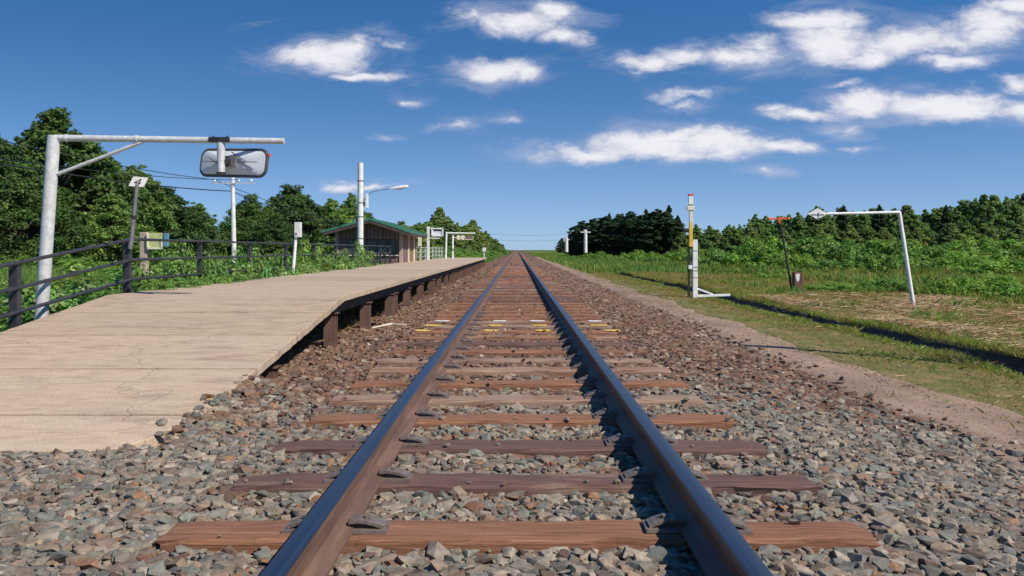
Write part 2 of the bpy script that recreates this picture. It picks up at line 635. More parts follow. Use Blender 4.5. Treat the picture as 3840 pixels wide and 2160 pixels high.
def build_world():
    w = bpy.data.worlds.new('World')
    SC.world = w
    w.use_nodes = True
    nt = w.node_tree
    nt.nodes.clear()
    out = nt.nodes.new('ShaderNodeOutputWorld')
    sky = nt.nodes.new('ShaderNodeTexSky')
    sky.sky_type = 'NISHITA'
    sky.sun_disc = False
    sky.sun_elevation = ELEV
    sky.sun_rotation = math.atan2(SUN.x, SUN.y)
    sky.altitude = 50
    sky.air_density = 1.0
    sky.dust_density = .1
    sky.ozone_density = 3.4
    bg = nt.nodes.new('ShaderNodeBackground')
    bg.inputs['Strength'].default_value = .135
    hs = nt.nodes.new('ShaderNodeHueSaturation')
    hs.inputs['Saturation'].default_value = 1.32
    # a clear summer sky as a polarising filter takes it: the blue deepens quickly above the horizon
    tc0 = nt.nodes.new('ShaderNodeTexCoord')
    va = nt.nodes.new('ShaderNodeVectorMath'); va.operation = 'MULTIPLY_ADD'
    L(nt, tc0.outputs['Generated'], va.inputs[0])
    va.inputs[1].default_value = (1, 1, 2.9)
    va.inputs[2].default_value = (0, 0, .115)
    vn = nt.nodes.new('ShaderNodeVectorMath'); vn.operation = 'NORMALIZE'
    L(nt, va.outputs[0], vn.inputs[0])
    L(nt, vn.outputs[0], sky.inputs['Vector'])
    L(nt, sky.outputs[0], hs.inputs['Color'])
    L(nt, hs.outputs[0], bg.inputs['Color'])
    # clouds, by direction: u = x/y, v = z/y
    tc = nt.nodes.new('ShaderNodeTexCoord')
    sp = nt.nodes.new('ShaderNodeSeparateXYZ')
    L(nt, tc.outputs['Generated'], sp.inputs[0])
    yy = math_(nt, 'MAXIMUM', math_(nt, 'ABSOLUTE', sp.outputs[1]), .02)
    cb = nt.nodes.new('ShaderNodeCombineXYZ')
    L(nt, math_(nt, 'DIVIDE', sp.outputs[0], yy), cb.inputs[0])
    L(nt, math_(nt, 'DIVIDE', sp.outputs[2], yy), cb.inputs[1])
    uv = cb.outputs[0]

    def warp(src, scale, amp, detail):
        n = nt.nodes.new('ShaderNodeTexNoise')
        n.inputs['Scale'].default_value = scale
        n.inputs['Detail'].default_value = detail
        n.inputs['Roughness'].default_value = .6
        L(nt, mapping(nt, uv, (1, 1.7, 1)), n.inputs['Vector'])
        s1 = nt.nodes.new('ShaderNodeVectorMath'); s1.operation = 'SUBTRACT'
        L(nt, n.outputs['Color'], s1.inputs[0]); s1.inputs[1].default_value = (.5, .5, .5)
        s2 = nt.nodes.new('ShaderNodeVectorMath'); s2.operation = 'MULTIPLY'
        L(nt, s1.outputs[0], s2.inputs[0]); s2.inputs[1].default_value = (amp, amp * .55, 0)
        s3 = nt.nodes.new('ShaderNodeVectorMath'); s3.operation = 'ADD'
        L(nt, src, s3.inputs[0]); L(nt, s2.outputs[0], s3.inputs[1])
        return s3.outputs[0]

    p = warp(uv, 5.0, .085, 3)
    p = warp(p, 16.0, .045, 4)
    clouds = [  # x, y, half-width, half-height, weight
        (800, 140, 165, 58, 1.0), (885, 122, 90, 45, 1.0), (905, 193, 130, 16, .75), (990, 116, 50, 13, .55),
        (1290, 62, 170, 46, .85), (1395, 32, 70, 40, .95), (1405, 88, 75, 38, .95), (1180, 50, 80, 26, .6),
        (1255, 176, 135, 38, 1.0), (1330, 185, 70, 24, .9),
        (1850, 138, 170, 42, .95), (1620, 150, 130, 26, .9), (1730, 140, 120, 30, .8), (1900, 112, 90, 30, .8),
        (2085, 105, 120, 70, .95), (2060, 45, 160, 40, .85), (2300, 105, 200, 60, .95), (2480, 75, 190, 66, 1.0), (2560, 30, 130, 45, .9), (2395, 157, 110, 24, .8), (2200, 140, 120, 30, .8),
        (2565, 208, 90, 32, .95),
        (2190, 262, 140, 52, 1.05), (2380, 268, 220, 50, 1.1), (2010, 285, 140, 24, .9), (2560, 285, 160, 42, 1.05), (1930, 270, 60, 18, .7),
        (1640, 370, 190, 52, 1.1), (1790, 368, 180, 46, 1.1), (1480, 392, 200, 28, .9), (1960, 376, 120, 20, .85), (1700, 345, 120, 32, 1.0),
        (1725, 238, 95, 17, .55), (1725, 266, 55, 12, .4), (1015, 260, 45, 17, .6), (1150, 316, 70, 21, .45), (1275, 308, 65, 18, .42),
        (1915, 432, 50, 13, .6), (2110, 326, 80, 20, .45), (880, 466, 80, 14, .75), (968, 467, 75, 13, .7), (2150, 198, 50, 11, .5), (2160, 372, 50, 9, .35), (960, 352, 70, 13, .3)]
    f = None
    for (x, y, a, b, wt) in clouds:
        u0, v0 = (x - 1300) / FD, (628 - y) / FD
        s1 = nt.nodes.new('ShaderNodeVectorMath'); s1.operation = 'SUBTRACT'
        L(nt, p, s1.inputs[0]); s1.inputs[1].default_value = (u0, v0, 0)
        s2 = nt.nodes.new('ShaderNodeVectorMath'); s2.operation = 'MULTIPLY'
        L(nt, s1.outputs[0], s2.inputs[0]); s2.inputs[1].default_value = (FD / a, FD / b, 0)
        s3 = nt.nodes.new('ShaderNodeVectorMath'); s3.operation = 'LENGTH'
        L(nt, s2.outputs[0], s3.inputs[0])
        g = math_(nt, 'SUBTRACT', wt, math_(nt, 'MULTIPLY', s3.outputs['Value'], wt * .85 + .1))
        f = g if f is None else math_(nt, 'SMOOTH_MAX' if False else 'MAXIMUM', f, g)
    f = math_(nt, 'MAXIMUM', f, -1.0)
    n1 = noise(nt, mapping(nt, uv, (1, 2.0, 1)), 9, 8, .62, .3)
    n2 = noise(nt, mapping(nt, uv, (1, 2.0, 1), (3, 1, 0)), 40, 8, .68, .6)
    d = math_(nt, 'ADD', f, math_(nt, 'MULTIPLY', math_(nt, 'SUBTRACT', n1, .5), 1.35))
    d = math_(nt, 'ADD', d, math_(nt, 'MULTIPLY', math_(nt, 'SUBTRACT', n2, .5), .75))
    mr = nt.nodes.new('ShaderNodeMapRange')
    mr.interpolation_type = 'SMOOTHSTEP'
    mr.inputs['From Min'].default_value = -.08
    mr.inputs['From Max'].default_value = .74
    mr.inputs['To Max'].default_value = .97
    L(nt, d, mr.inputs['Value'])
    n3 = noise(nt, mapping(nt, uv, (1, 3.4, 1), (7, 2, 0)), 7, 9, .68, .9)
    wi = nt.nodes.new('ShaderNodeMapRange')
    wi.interpolation_type = 'SMOOTHSTEP'
    wi.inputs['From Min'].default_value = -.05
    wi.inputs['From Max'].default_value = .9
    wi.inputs['To Max'].default_value = .55
    L(nt, math_(nt, 'ADD', math_(nt, 'ADD', math_(nt, 'MULTIPLY', f, .55), .18), math_(nt, 'MULTIPLY', math_(nt, 'SUBTRACT', n3, .5), 2.0)), wi.inputs['Value'])
    dens = math_(nt, 'MAXIMUM', mr.outputs[0], wi.outputs[0])
    cc = ramp(nt, math_(nt, 'ADD', d, math_(nt, 'MULTIPLY', math_(nt, 'SUBTRACT', n2, .5), .5)), [(.05, (.55, .57, .72)), (.45, (.74, .74, .83)), (.85, (.90, .90, .94))])
    bc = nt.nodes.new('ShaderNodeBackground')
    L(nt, cc, bc.inputs['Color'])
    bc.inputs['Strength'].default_value = .84
    ms = nt.nodes.new('ShaderNodeMixShader')
    front = math_(nt, 'GREATER_THAN', sp.outputs[2], .0)
    L(nt, math_(nt, 'MULTIPLY', dens, front), ms.inputs[0])
    # pale summer haze low over the horizon
    hz = nt.nodes.new('ShaderNodeBackground')
    hz.inputs['Color'].default_value = (.33, .45, .60, 1)
    mh = nt.nodes.new('ShaderNodeMixShader')
    el = math_(nt, 'MAXIMUM', sp.outputs[2], 0.0)
    L(nt, math_(nt, 'MULTIPLY', math_(nt, 'EXPONENT', math_(nt, 'MULTIPLY', el, -10.5)), .9), mh.inputs[0])
    L(nt, bg.outputs[0], mh.inputs[1]); L(nt, hz.outputs[0], mh.inputs[2])
    L(nt, mh.outputs[0], ms.inputs[1])
    L(nt, bc.outputs[0], ms.inputs[2])
    L(nt, ms.outputs[0], out.inputs[0])


build_world()


# ------------------------------------------------------------------ ground
def grid_sheet(xs, ys, zf):
    X, Y = np.meshgrid(xs, ys)
    Z = zf(X, Y)
    V = np.stack([X, Y, Z], -1).reshape(-1, 3)
    nx, ny = len(xs), len(ys)
    i = np.arange(nx - 1)[None, :] + nx * np.arange(ny - 1)[:, None]
    F = np.stack([i, i + 1, i + nx + 1, i + nx], -1).reshape(-1, 4)
    return V, F


DX0, DX1 = 4.98, 5.86


def wob(y):
    return .07 * np.sin(y * .8) + .05 * np.sin(y * 1.9 + 1) + .03 * np.sin(y * 4.3 + 2)
     # the drain's walls


def ys_line(a, b, s0, grow):
    o = [a]
    s = s0
    while o[-1] < b:
        o.append(o[-1] + s)
        s *= grow
    o[-1] = b
    return np.array(o)


def ground_xs():
    left = -np.flip(ys_line(6, 1500, .5, 1.12))
    mid = np.arange(-5.8, 4.9, .2)
    d = np.array([DX0 - .01, DX0, DX1, DX1 + .01])
    r = ys_line(5.95, 1500, .22, 1.07)
    return np.concatenate([left, mid, d, r])


def gz_ditch(x, y):
    z = gz(x, y)
    z = np.where((x > DX0 - .005) & (x < DX1 + .005), -.86, z)
    return np.where((np.abs(x) < 3.3), z - .06, z)


YS = np.concatenate([np.arange(-12, 30, .35), ys_line(30, 1800, .5, 1.06)])
V, F = grid_sheet(ground_xs(), YS, gz_ditch)
inside = (V[:, 0] > DX0 - .03) & (V[:, 0] < DX1 + .03)
V[inside, 0] += wob(V[inside, 1])
g = np_mesh('ground', V, F, M['ground'], smooth=True)
tag(g, kind='structure')

V, F = grid_sheet(np.linspace(-5.0, 2.74, 60), np.concatenate([np.arange(-3, 14, .2), ys_line(14, 900, .3, 1.06)]),
                  lambda x, y: gz(x, y) - .012 + .008 * np.sin(x * 11 + y * 7) * np.sin(y * 9 - x * 5))
b = np_mesh('ballast_bed', V, F, M['bed'], smooth=True)
tag(b, kind='structure')


def path_z(x, y):
    return gz(x, y) + .010 + .006 * np.sin(x * 6 + y * 1.7)


pxs = np.linspace(0, 1, 12)
ysp = np.concatenate([np.arange(-3, 14, .25), ys_line(14, 140, .4, 1.05)])
U, YY = np.meshgrid(pxs, ysp)
lo = 2.72 + .05 * np.sin(YY * 1.3) + .03 * np.sin(YY * 3.1 + 1) + .03 * np.sin(YY * 7.3)
hi = 3.62 + .10 * np.sin(YY * .9 + 2) + .06 * np.sin(YY * 2.3) + .04 * np.sin(YY * 5.9)
X = lo + (hi - lo) * U
Z = path_z(X, YY)
Z = np.where((U == 0) | (U == 1), Z - .05, Z)
Z = Z - .012 * np.exp(-U * 9) - .012 * np.exp(-(1 - U) * 9)
V = np.stack([X, YY, Z], -1).reshape(-1, 3)
_, F = grid_sheet(pxs, ysp, lambda x, y: x * 0)
p = np_mesh('dirt_path', V, F, M['path'], smooth=True)
tag(p, kind='structure')

# drain: an earth-sided ditch
Y0, Y1 = 3.0, 56.0
yy = np.arange(Y0, Y1, .22)
prof = [(DX0 - .06, -.42), (DX0 + .015, -.44), (DX0 + .04, -.56), (DX0 + .09, -.74), (DX0 + .2, -.83), (DX1 - .2, -.83), (DX1 - .10, -.74), (DX1 - .05, -.60), (DX1 - .02, -.46), (DX1 + .06, -.425)]
px_ = np.array([q[0] for q in prof]); pz_ = np.array([q[1] for q in prof])
X = px_[None, :] + wob(yy)[:, None] + RNG.normal(0, .012, (len(yy), len(prof)))
Z = pz_[None, :] + RNG.normal(0, .014, (len(yy), len(prof)))
Z[:, 0] = gz(X[:, 0], yy) - .03
Z[:, -1] = gz(X[:, -1], yy) - .03
V = np.stack([X, np.repeat(yy[:, None], len(prof), 1), Z], -1).reshape(-1, 3)
_, F = grid_sheet(np.arange(len(prof)), yy, lambda x, y: x * 0)
org = np.array([(DX0 + DX1) / 2, Y0, -.85])
o = np_mesh('drainage_ditch', V - org, F, M['ditch'], smooth=True)
o.location = org
tag(o, 'narrow dark drainage ditch with ragged grassy lips running beside the dirt path', 'ditch')

# ------------------------------------------------------------------ sleepers and rails
PITCH = .674
SY0 = 3.03 - PITCH * 2
SLEN, SWID = 2.45, .215


def sleeper_mesh(seed):
    r = random.Random(seed)
    bm = bmesh.new()
    nx, ny = 22, 4
    prof = [(-.5, -.15), (-.5, -.012), (-.46, 0), (-.2, .002), (.2, .002), (.46, 0), (.5, -.012), (.5, -.15)]
    rings = []
    ph = [r.uniform(0, 6) for _ in range(6)]
    for i in range(nx + 1):
        t = i / nx
        x = (t - .5) * SLEN
        end = min(t, 1 - t)
        dip = -.006 if end < .001 else 0
        ring = []
        for k, (a, z) in enumerate(prof):
            wob = .006 * math.sin(t * 19 + ph[0] + k) + .004 * math.sin(t * 47 + ph[1] + 2 * k)
            zz = z + (.003 * math.sin(t * 14 + ph[2] + k * 1.7) + .002 * math.sin(t * 41 + ph[3]) if z > -.1 else 0)
            xx = x + (.012 * math.sin(k * 2.1 + ph[4]) if end < .001 else 0)
            ring.append(bm.verts.new((xx, a * SWID + wob, zz + dip)))
        rings.append(ring)
    n = len(prof)
    for i in range(nx):
        for k in range(n):
            bm.faces.new((rings[i][k], rings[i + 1][k], rings[i + 1][(k + 1) % n], rings[i][(k + 1) % n]))
    bm.faces.new(rings[0])
    bm.faces.new(list(reversed(rings[-1])))
    bmesh.ops.recalc_face_normals(bm, faces=bm.faces)
    me = bpy.data.meshes.new('sleeper')
    bm.to_mesh(me)
    bm.free()
    me.materials.append(M['wood'])
    return me


SL_MESH = [sleeper_mesh(s) for s in range(6)]


def clip_mesh():
    mb = MB()
    mb.box((.065, 0, .006), (.14, .115, .012))               # base plate
    # a leaf spring curling over the foot
    pts = [(.0, .034), (.03, .038), (.06, .035), (.085, .029), (.105, .022), (.118, .016)]
    for (x0, z0), (x1, z1) in zip(pts[:-1], pts[1:]):
        mb.bar((x0, 0, z0), (x1 + .003, 0, z1), .078, .010)
    mb.tube((.062, 0, .034), (.062, 0, .049), .015, .015, 6)
    o = mb.build('rail_clip', M['rail_clip'], bevel=.002)
    me = o.data
    bpy.data.objects.remove(o)
    return me


CLIP = clip_mesh()
ORD = ['nearest', 'second nearest', 'third nearest', 'fourth nearest', 'fifth nearest', 'sixth nearest', 'seventh nearest', 'eighth nearest', 'ninth nearest']
SLEEPERS = []
NS = 190
for k in range(NS):
    y = SY0 + PITCH * k
    o = bpy.data.objects.new('sleeper', SL_MESH[(k * 5 + k // 6) % 6])
    o.location = (random.uniform(-.035, .035) + .01, y + random.uniform(-.012, .012), -.14 + random.uniform(-.006, .003))
    o.rotation_euler = (random.uniform(-.01, .01), 0, random.uniform(-.006, .006) + (math.pi if random.random() < .5 else 0))
    COL.objects.link(o)
    j = k - 2
    grp = 'wooden sleepers under the rails'
    if j < 0:
        lb = 'weathered wooden sleeper under the viewer, just below the bottom edge of the photo'
    elif j < 9:
        lb = ('%s wooden sleeper, reddish brown and split along its grain' % ORD[j]).replace('nearest wooden', 'nearest wooden')
    elif j in (11, 12):
        lb = 'sleeper with yellow paint dabs, the %s of the two' % ('nearer' if j == 11 else 'farther')
    elif j == 13:
        lb = 'sleeper with white paint dabs just behind the yellow-dabbed ones'
    elif j < 11:
        lb = 'plain rusty sleeper just in front of the yellow-dabbed ones, %s of the two' % ('nearer' if j == 9 else 'farther')
    else:
        lb = 'rust-brown wooden sleeper far along the track, beyond the white-dabbed one'
    tag(o, lb, 'sleeper', grp)
    SLEEPERS.append(o)
    if 0 <= j < 16:
        c0 = o.rotation_euler.z
        for sx in (-1, 1):
            for side in (-1, 1):
                c = bpy.data.objects.new('rail_clip', CLIP)
                COL.objects.link(c)
                c.parent = o
                flip = 1 if abs(c0) < 1 else -1
                c.location = (flip * (sx * .632 - o.location.x) + side * .047, random.uniform(-.01, .01), .001)
                c.rotation_euler = (0, 0, 0 if side > 0 else math.pi)
    if j in (11, 12, 13):
        flip = 1 if abs(c0 if j < 16 else 0) < 1 else -1
        xs = ((-1.13, -.30, .33, 1.17) if j == 11 else (-1.08, -.27, .31, 1.08)) if j != 13 else (-1.02, -.23, .28, 1.06)
        for x in xs:
            mb = MB()
            w = random.uniform(.13, .18)
            poly = []
            for t in range(14):
                a = t / 14 * 2 * math.pi
                q = 1 + .16 * math.sin(3 * a + x * 7) + random.uniform(-.08, .08)
                poly.append((flip * x + w * .62 * q * math.copysign(abs(math.cos(a)) ** .5, math.cos(a)), .075 * q * math.copysign(abs(math.sin(a)) ** .5, math.sin(a)), .006))
            mb.prism(poly, (0, 0, .004))
            mb.build('painted_mark', M['mark_white'] if j == 13 else M['mark_yellow'], parent=o, local=True)

# the far sleepers, one mass
mb = MB()
for k in range(NS, 700):
    mb.box((0, SY0 + PITCH * k, -.2), (SLEN, SWID, .12))
o = mb.build('far_sleepers', M['wood'])
tag(o, 'distant sleepers merging into one brown band towards the vanishing point', 'sleepers', kind='stuff')


def rail(sx, label):
    root = thing('rail', (sx * .6325, 0, -.14), label, 'rail', 'the two running rails')
    prof = [(-.065, 0), (.065, 0), (.065, .010), (.022, .026), (.010, .036), (.009, .090), (.018, .100), (.032, .108), (.0335, .128), (.031, .1345), (.024, .138),
            (-.024, .138), (-.031, .1345), (-.0335, .128), (-.032, .108), (-.018, .100), (-.009, .090), (-.010, .036), (-.022, .026), (-.065, .010)]
    ys = [-3, 0, 3, 6, 10, 15, 20, 30, 40, 60, 80, 120, 200, 400, 900]
    mb = MB()
    n = len(prof)
    vs = [(sx * .6325 + x, y, -.14 + z) for y in ys for (x, z) in prof]
    fs = []
    for i in range(len(ys) - 1):
        for k in range(n):
            fs.append((i * n + k, i * n + (k + 1) % n, (i + 1) * n + (k + 1) % n, (i + 1) * n + k))
    mb.add(vs, fs)
    mb.build('rail_body', M['rail'], root, smooth=True)
    pt = [(-.0325, .1320), (-.0300, .1372), (-.018, .1398), (0, .1406), (.018, .1398), (.0300, .1372), (.0325, .1320)]
    mb = MB()
    n = len(pt)
    # set just proud of the head
    vs = [(sx * .6325 + x * 1.04, y, -.14 + z + .001) for y in ys for (x, z) in pt]
    fs = [(i * n + k, i * n + k + 1, (i + 1) * n + k + 1, (i + 1) * n + k) for i in range(len(ys) - 1) for k in range(n - 1)]
    mb.add(vs, fs)
    mb.build('running_surface', M['rail_top'], root, smooth=True)
    return root


rail(-1, 'left steel rail with sunlit rusty inner side and polished blue-grey top')
rail(1, 'right steel rail with its inner side in black shadow and polished top')

# ------------------------------------------------------------------ ballast stones


def stone_variants(n):
    out = []
    r = random.Random(3)
    for i in range(n):
        bm = bmesh.new()
        for k in range(15):
            v = Vector((r.gauss(0, 1), r.gauss(0, 1), r.gauss(0, 1))).normalized()
            q = Vector([math.copysign(abs(c) ** .55, c) for c in v])
            q.x *= r.uniform(.85, 1.15); q.y *= r.uniform(.6, .95); q.z *= r.uniform(.38, .66)
            bm.verts.new(q)
        bmesh.ops.convex_hull(bm, input=bm.verts)
        for v in [v for v in bm.verts if not v.link_faces]:
            bm.verts.remove(v)
        bmesh.ops.triangulate(bm, faces=bm.faces)
        bmesh.ops.recalc_face_normals(bm, faces=bm.faces)
        bm.verts.index_update()
        out.append((np.array([v.co[:] for v in bm.verts]), np.array([[v.index for v in f.verts] for f in bm.faces])))
        bm.free()
    return out


SV = stone_variants(16)


def rotm(n, tilt):
    a = RNG.uniform(0, 2 * np.pi, n)
    t = RNG.normal(0, tilt, n)
    b = RNG.uniform(0, 2 * np.pi, n)
    ca, sa, ct, st, cb_, sb = np.cos(a), np.sin(a), np.cos(t), np.sin(t), np.cos(b), np.sin(b)
    z = np.zeros(n); o = np.ones(n)
    A = np.stack([ca, -sa, z, sa, ca, z, z, z, o], -1).reshape(n, 3, 3)
    T = np.stack([o, z, z, z, ct, -st, z, st, ct], -1).reshape(n, 3, 3)
    B = np.stack([cb_, -sb, z, sb, cb_, z, z, z, o], -1).reshape(n, 3, 3)
    return B @ T @ A


PAL_GREY = np.array([(0.222, 0.188, 0.148), (0.178, 0.166, 0.139), (0.253, 0.21, 0.164), (0.146, 0.139, 0.122), (0.275, 0.205, 0.144), (0.186, 0.188, 0.152), (0.23, 0.166, 0.122), (0.302, 0.249, 0.19), (0.169, 0.126, 0.097)])
PAL_RUST = np.array([(0.156, 0.092, 0.061), (0.193, 0.11, 0.072), (0.115, 0.068, 0.048), (0.221, 0.138, 0.092), (0.166, 0.115, 0.083), (0.248, 0.17, 0.12), (0.133, 0.087, 0.066), (0.202, 0.101, 0.06)])
SCOL = []


def scatter(x0, x1, y0, y1, sp):
    nx, ny = int((x1 - x0) / sp), int((y1 - y0) / sp)
    X, Y = np.meshgrid(x0 + (np.arange(nx) + .5) * sp, y0 + (np.arange(ny) + .5) * sp)
    X = X.ravel() + RNG.uniform(-.5, .5, nx * ny) * sp
    Y = Y.ravel() + RNG.uniform(-.5, .5, nx * ny) * sp
    return X, Y


def ramp_z(y):
    return np.where(y > 9.3, .35, .35 - (9.3 - y) * .1127)


def stones():
    P = []
    lay = [  # x0,x1,y0,y1, spacing, size, z lift
        (-4.9, 2.78, 2.2, 5.6, .037, .029, 0), (-4.9, 2.78, 2.2, 5.6, .060, .031, .013), (-4.9, 2.78, 2.2, 5.6, .055, .014, .018),
        (-3.6, 2.80, 5.6, 11, .042, .031, 0), (-3.6, 2.80, 5.6, 11, .070, .032, .012),
        (-3.0, 2.76, 11, 22, .062, .038, .004), (-2.6, 2.74, 22, 45, .10, .05, .006), (-2.4, 2.74, 45, 85, .17, .075, .004)]
    for (x0, x1, y0, y1, sp, sz, lift) in lay:
        X, Y = scatter(x0, x1, y0, y1, sp)
        keep = np.ones(len(X), bool)
        vis = np.abs(X) < Y * .62 + .25
        keep &= vis
        ph = (Y - SY0) / PITCH
        off = np.abs(ph - np.round(ph)) * PITCH
        on_sl = (off < SWID / 2 + .005) & (np.abs(X) < SLEN / 2 + .005)
        strew = on_sl & (off > SWID / 2 - .06) & (RNG.random(len(X)) < .03) & (np.abs(np.abs(X) - .6325) > .2)
        keep &= ~on_sl | strew
        # heaped slightly less between the rails' feet
        inrail = np.abs(np.abs(X) - .6325) < .075
        keep &= ~(inrail & (lift > 0.005))
        under_ramp = (X < -1.86) & (X > -4.5) & (ramp_z(Y) - .10 < -.15) & (Y > 4.55 + .25 * (X + 4.4) * 0)
        keep &= ~under_ramp
        keep &= ~((X < -1.95) & (Y > 5.6) & (RNG.random(len(X)) < .35))
        X, Y = X[keep], Y[keep]
        S = sz * RNG.uniform(.62, 1.35, len(X)) * np.where(RNG.random(len(X)) < .06, 1.4, 1)
        Z = gz(X, Y) + lift + RNG.uniform(-.010, .010, len(X)) + .010 * np.sin(X * 5 + Y * 3) * np.sin(Y * 4 - X * 2)
        Z = np.where((np.abs(X) < SLEN / 2 + .02), np.minimum(Z + .008, -.170), Z)
        Z = np.where(inrail[keep], np.minimum(Z, -.185), Z)
        S = np.where(strew[keep], np.minimum(S * .55, .02), S)
        Z = np.where(strew[keep], -.140 + S * .35, Z)
        heap = np.clip(1 - (X + 1.86) / .42, 0, 1) * (X > -1.9) * (Y > 4.6) * np.clip((6.6 - Y) / .6, 0, 1)
        Z = Z + np.minimum(np.maximum(ramp_z(Y) - .015 - Z, 0), .16) * heap
        P.append((X, Y, Z, S))
    # strays lying on the foot of the ramp and on the path
    n = 190
    X = np.concatenate([-1.84 - np.abs(RNG.normal(0, .05, 30)), 2.74 + np.abs(RNG.normal(0, .16, n - 30))])
    Y = np.concatenate([RNG.uniform(4.55, 5.5, 30), 4.2 + 14 * RNG.random(n - 30) ** 1.3])
    Z = np.concatenate([ramp_z(Y[:30]) + .01, path_z(X[30:], Y[30:]) + .008])
    Z[:30] = np.maximum(Z[:30], -.19)
    P.append((X, Y, Z, RNG.uniform(.016, .04, n)))
    # fines trodden into the path and its edges
    n = 2400
    Y = 4.2 + 30 * RNG.random(n) ** 1.8
    X = 2.62 + np.abs(RNG.normal(0, .75, n))
    k = (X < 4.3)
    X, Y = X[k], Y[k]
    P.append((X, Y, np.where((X > 2.74) & (X < 3.6), path_z(X, Y), gz(X, Y)) + .001, RNG.uniform(.003, .010, len(X)) * (1 + Y / 40)))
    X, Y, Z, S = [np.concatenate(c) for c in zip(*P)]
    n = len(X)
    R = rotm(n, .24)
    rust = np.clip((Y - 4.9 - .6 * np.sin(X * 1.3)) / 2.2, 0, 1) * np.clip(1.25 - np.clip(X - 1.5, 0, 9) * .2 - np.clip((16 - Y), 0, 9) * .015, .3, 1)
    rust = np.where(np.abs(X) < 1.3, np.maximum(rust, .12), rust)
    pick = RNG.random(n) < rust
    cg = PAL_GREY[RNG.integers(0, len(PAL_GREY), n)]
    cr = PAL_RUST[RNG.integers(0, len(PAL_RUST), n)]
    C = np.where(pick[:, None], cr, cg) * RNG.uniform(.78, 1.18, n)[:, None]
    odd = RNG.random(n)
    C = np.where((odd < .035)[:, None], np.array([.34, .28, .215]) * RNG.uniform(.8, 1.15, n)[:, None], C)
    C = np.where((odd > .978)[:, None], np.array([.26, .14, .08]), C)
    var = RNG.integers(0, len(SV), n)
    Vs, Fs, Cs = [], [], []
    base = 0
    for i, (v, f) in enumerate(SV):
        m = var == i
        k = int(m.sum())
        vv = np.einsum('nij,vj->nvi', R[m], v) * S[m][:, None, None] + np.stack([X[m], Y[m], Z[m]], -1)[:, None, :]
        ff = f[None] + (np.arange(k) * len(v))[:, None, None] + base
        Vs.append(vv.reshape(-1, 3)); Fs.append(ff.reshape(-1, 3))
        Cs.append(np.repeat(C[m], len(v), 0))
        base += k * len(v)
    o = np_mesh('ballast_stones', np.concatenate(Vs), np.concatenate(Fs), M['stone'], np.concatenate(Cs))
    tag(o, 'crushed grey and rust-brown ballast stones packed around the sleepers', 'ballast', kind='stuff')


stones()

# ------------------------------------------------------------------ platform
PXR, PXL = -1.85, -4.42


def build_platform():
    root = thing('station_platform', (-3.1, 9.3, -.22), 'long sandy concrete platform on rusty posts with a ramp at its near end', 'platform')
    th = .065
    cuts = [4.43, 5.06, 6.14, 7.28, 8.3]
    y = 9.3
    lev = []
    while y < 53:
        lev.append(y)
        y += 2.13
    cuts += lev + [53.2]

    def zr(y):
        return float(ramp_z(np.array(y)))
    for a, b in zip(cuts[:-1], cuts[1:]):
        g = .020 if a < 9 else .009
        xr0 = PXR + (-.33 if a < 4.5 else 0)
        xl = PXL
        poly = [(xl, a + g), (xr0, a + g)]
        if a < 4.5:
            poly = [(xl - .4, a + g)] + [(-2.20, a + g), (-2.08, a + .07), (-1.96, a + .25)] + [(PXR - .02, b - g)] + [(xl - .4, b - g)]
        elif a < 9:
            poly = [(xl - (.25 if a < 7 else 0), a + g), (PXR, a + g), (PXR, b - g), (xl - (.2 if b < 7 else 0), b - g)]
        else:
            poly = [(xl, a + g), (PXR, a + g), (PXR, b - g), (xl, b - g)]
        mb = MB()
        full = []
        for (p0, p1) in zip(poly, poly[1:] + poly[:1]):
            nseg = 1 + int(math.hypot(p1[0] - p0[0], p1[1] - p0[1]) / (.12 if a < 12 else .6))
            for q in range(nseg):
                t = q / nseg
                full.append((p0[0] + (p1[0] - p0[0]) * t + (random.uniform(-.006, .006) if q else 0), p0[1] + (p1[1] - p0[1]) * t + (random.uniform(-.005, .005) if q else 0)))
        top = [(px, py, zr(py)) for px, py in full]
        mb.prism(top, (0, 0, -th))
        mb.build('slab_panel', M['concrete'], root, bevel=.005)
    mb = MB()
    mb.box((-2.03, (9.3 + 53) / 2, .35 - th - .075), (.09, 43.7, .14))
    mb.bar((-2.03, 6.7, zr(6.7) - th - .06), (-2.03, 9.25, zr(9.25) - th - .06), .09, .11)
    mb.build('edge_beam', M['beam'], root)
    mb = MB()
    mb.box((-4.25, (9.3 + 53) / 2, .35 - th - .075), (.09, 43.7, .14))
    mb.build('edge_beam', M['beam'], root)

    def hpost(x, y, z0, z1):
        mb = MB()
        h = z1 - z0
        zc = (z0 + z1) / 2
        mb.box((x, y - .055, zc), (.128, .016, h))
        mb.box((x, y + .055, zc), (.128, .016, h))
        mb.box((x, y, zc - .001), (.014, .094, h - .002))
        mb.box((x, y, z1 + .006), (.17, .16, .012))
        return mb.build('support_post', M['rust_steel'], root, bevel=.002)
    ys = [6.95, 9.27] + [11.4 + 2.15 * i for i in range(20)]
    for i, y in enumerate(ys):
        z1 = zr(y) - th - (.15 if y > 9.3 else .13)
        hpost(-2.0, y, -.32, z1)
        if y > 9.3:
            hpost(-4.2, y, -.32, z1)
            if i % 3 == 0:
                hpost(-2.0, y + .42, -.32, z1)
    return root


build_platform()

# white stick lying on the ballast by the platform
mb = MB()
mb.path([at(936, 829, 10.3) + Vector((0, 0, .02)), at(985, 821, 10.75) + Vector((0, 0, .03)), at(1022, 822, 10.7) + Vector((0, 0, .02))], [.010, .014, .011], 6)
o = mb.build('stick', M['stick'], loc=at(985, 822, 10.7))
tag(o, 'bleached pale stick lying on the brown ballast beside the platform posts', 'stick')


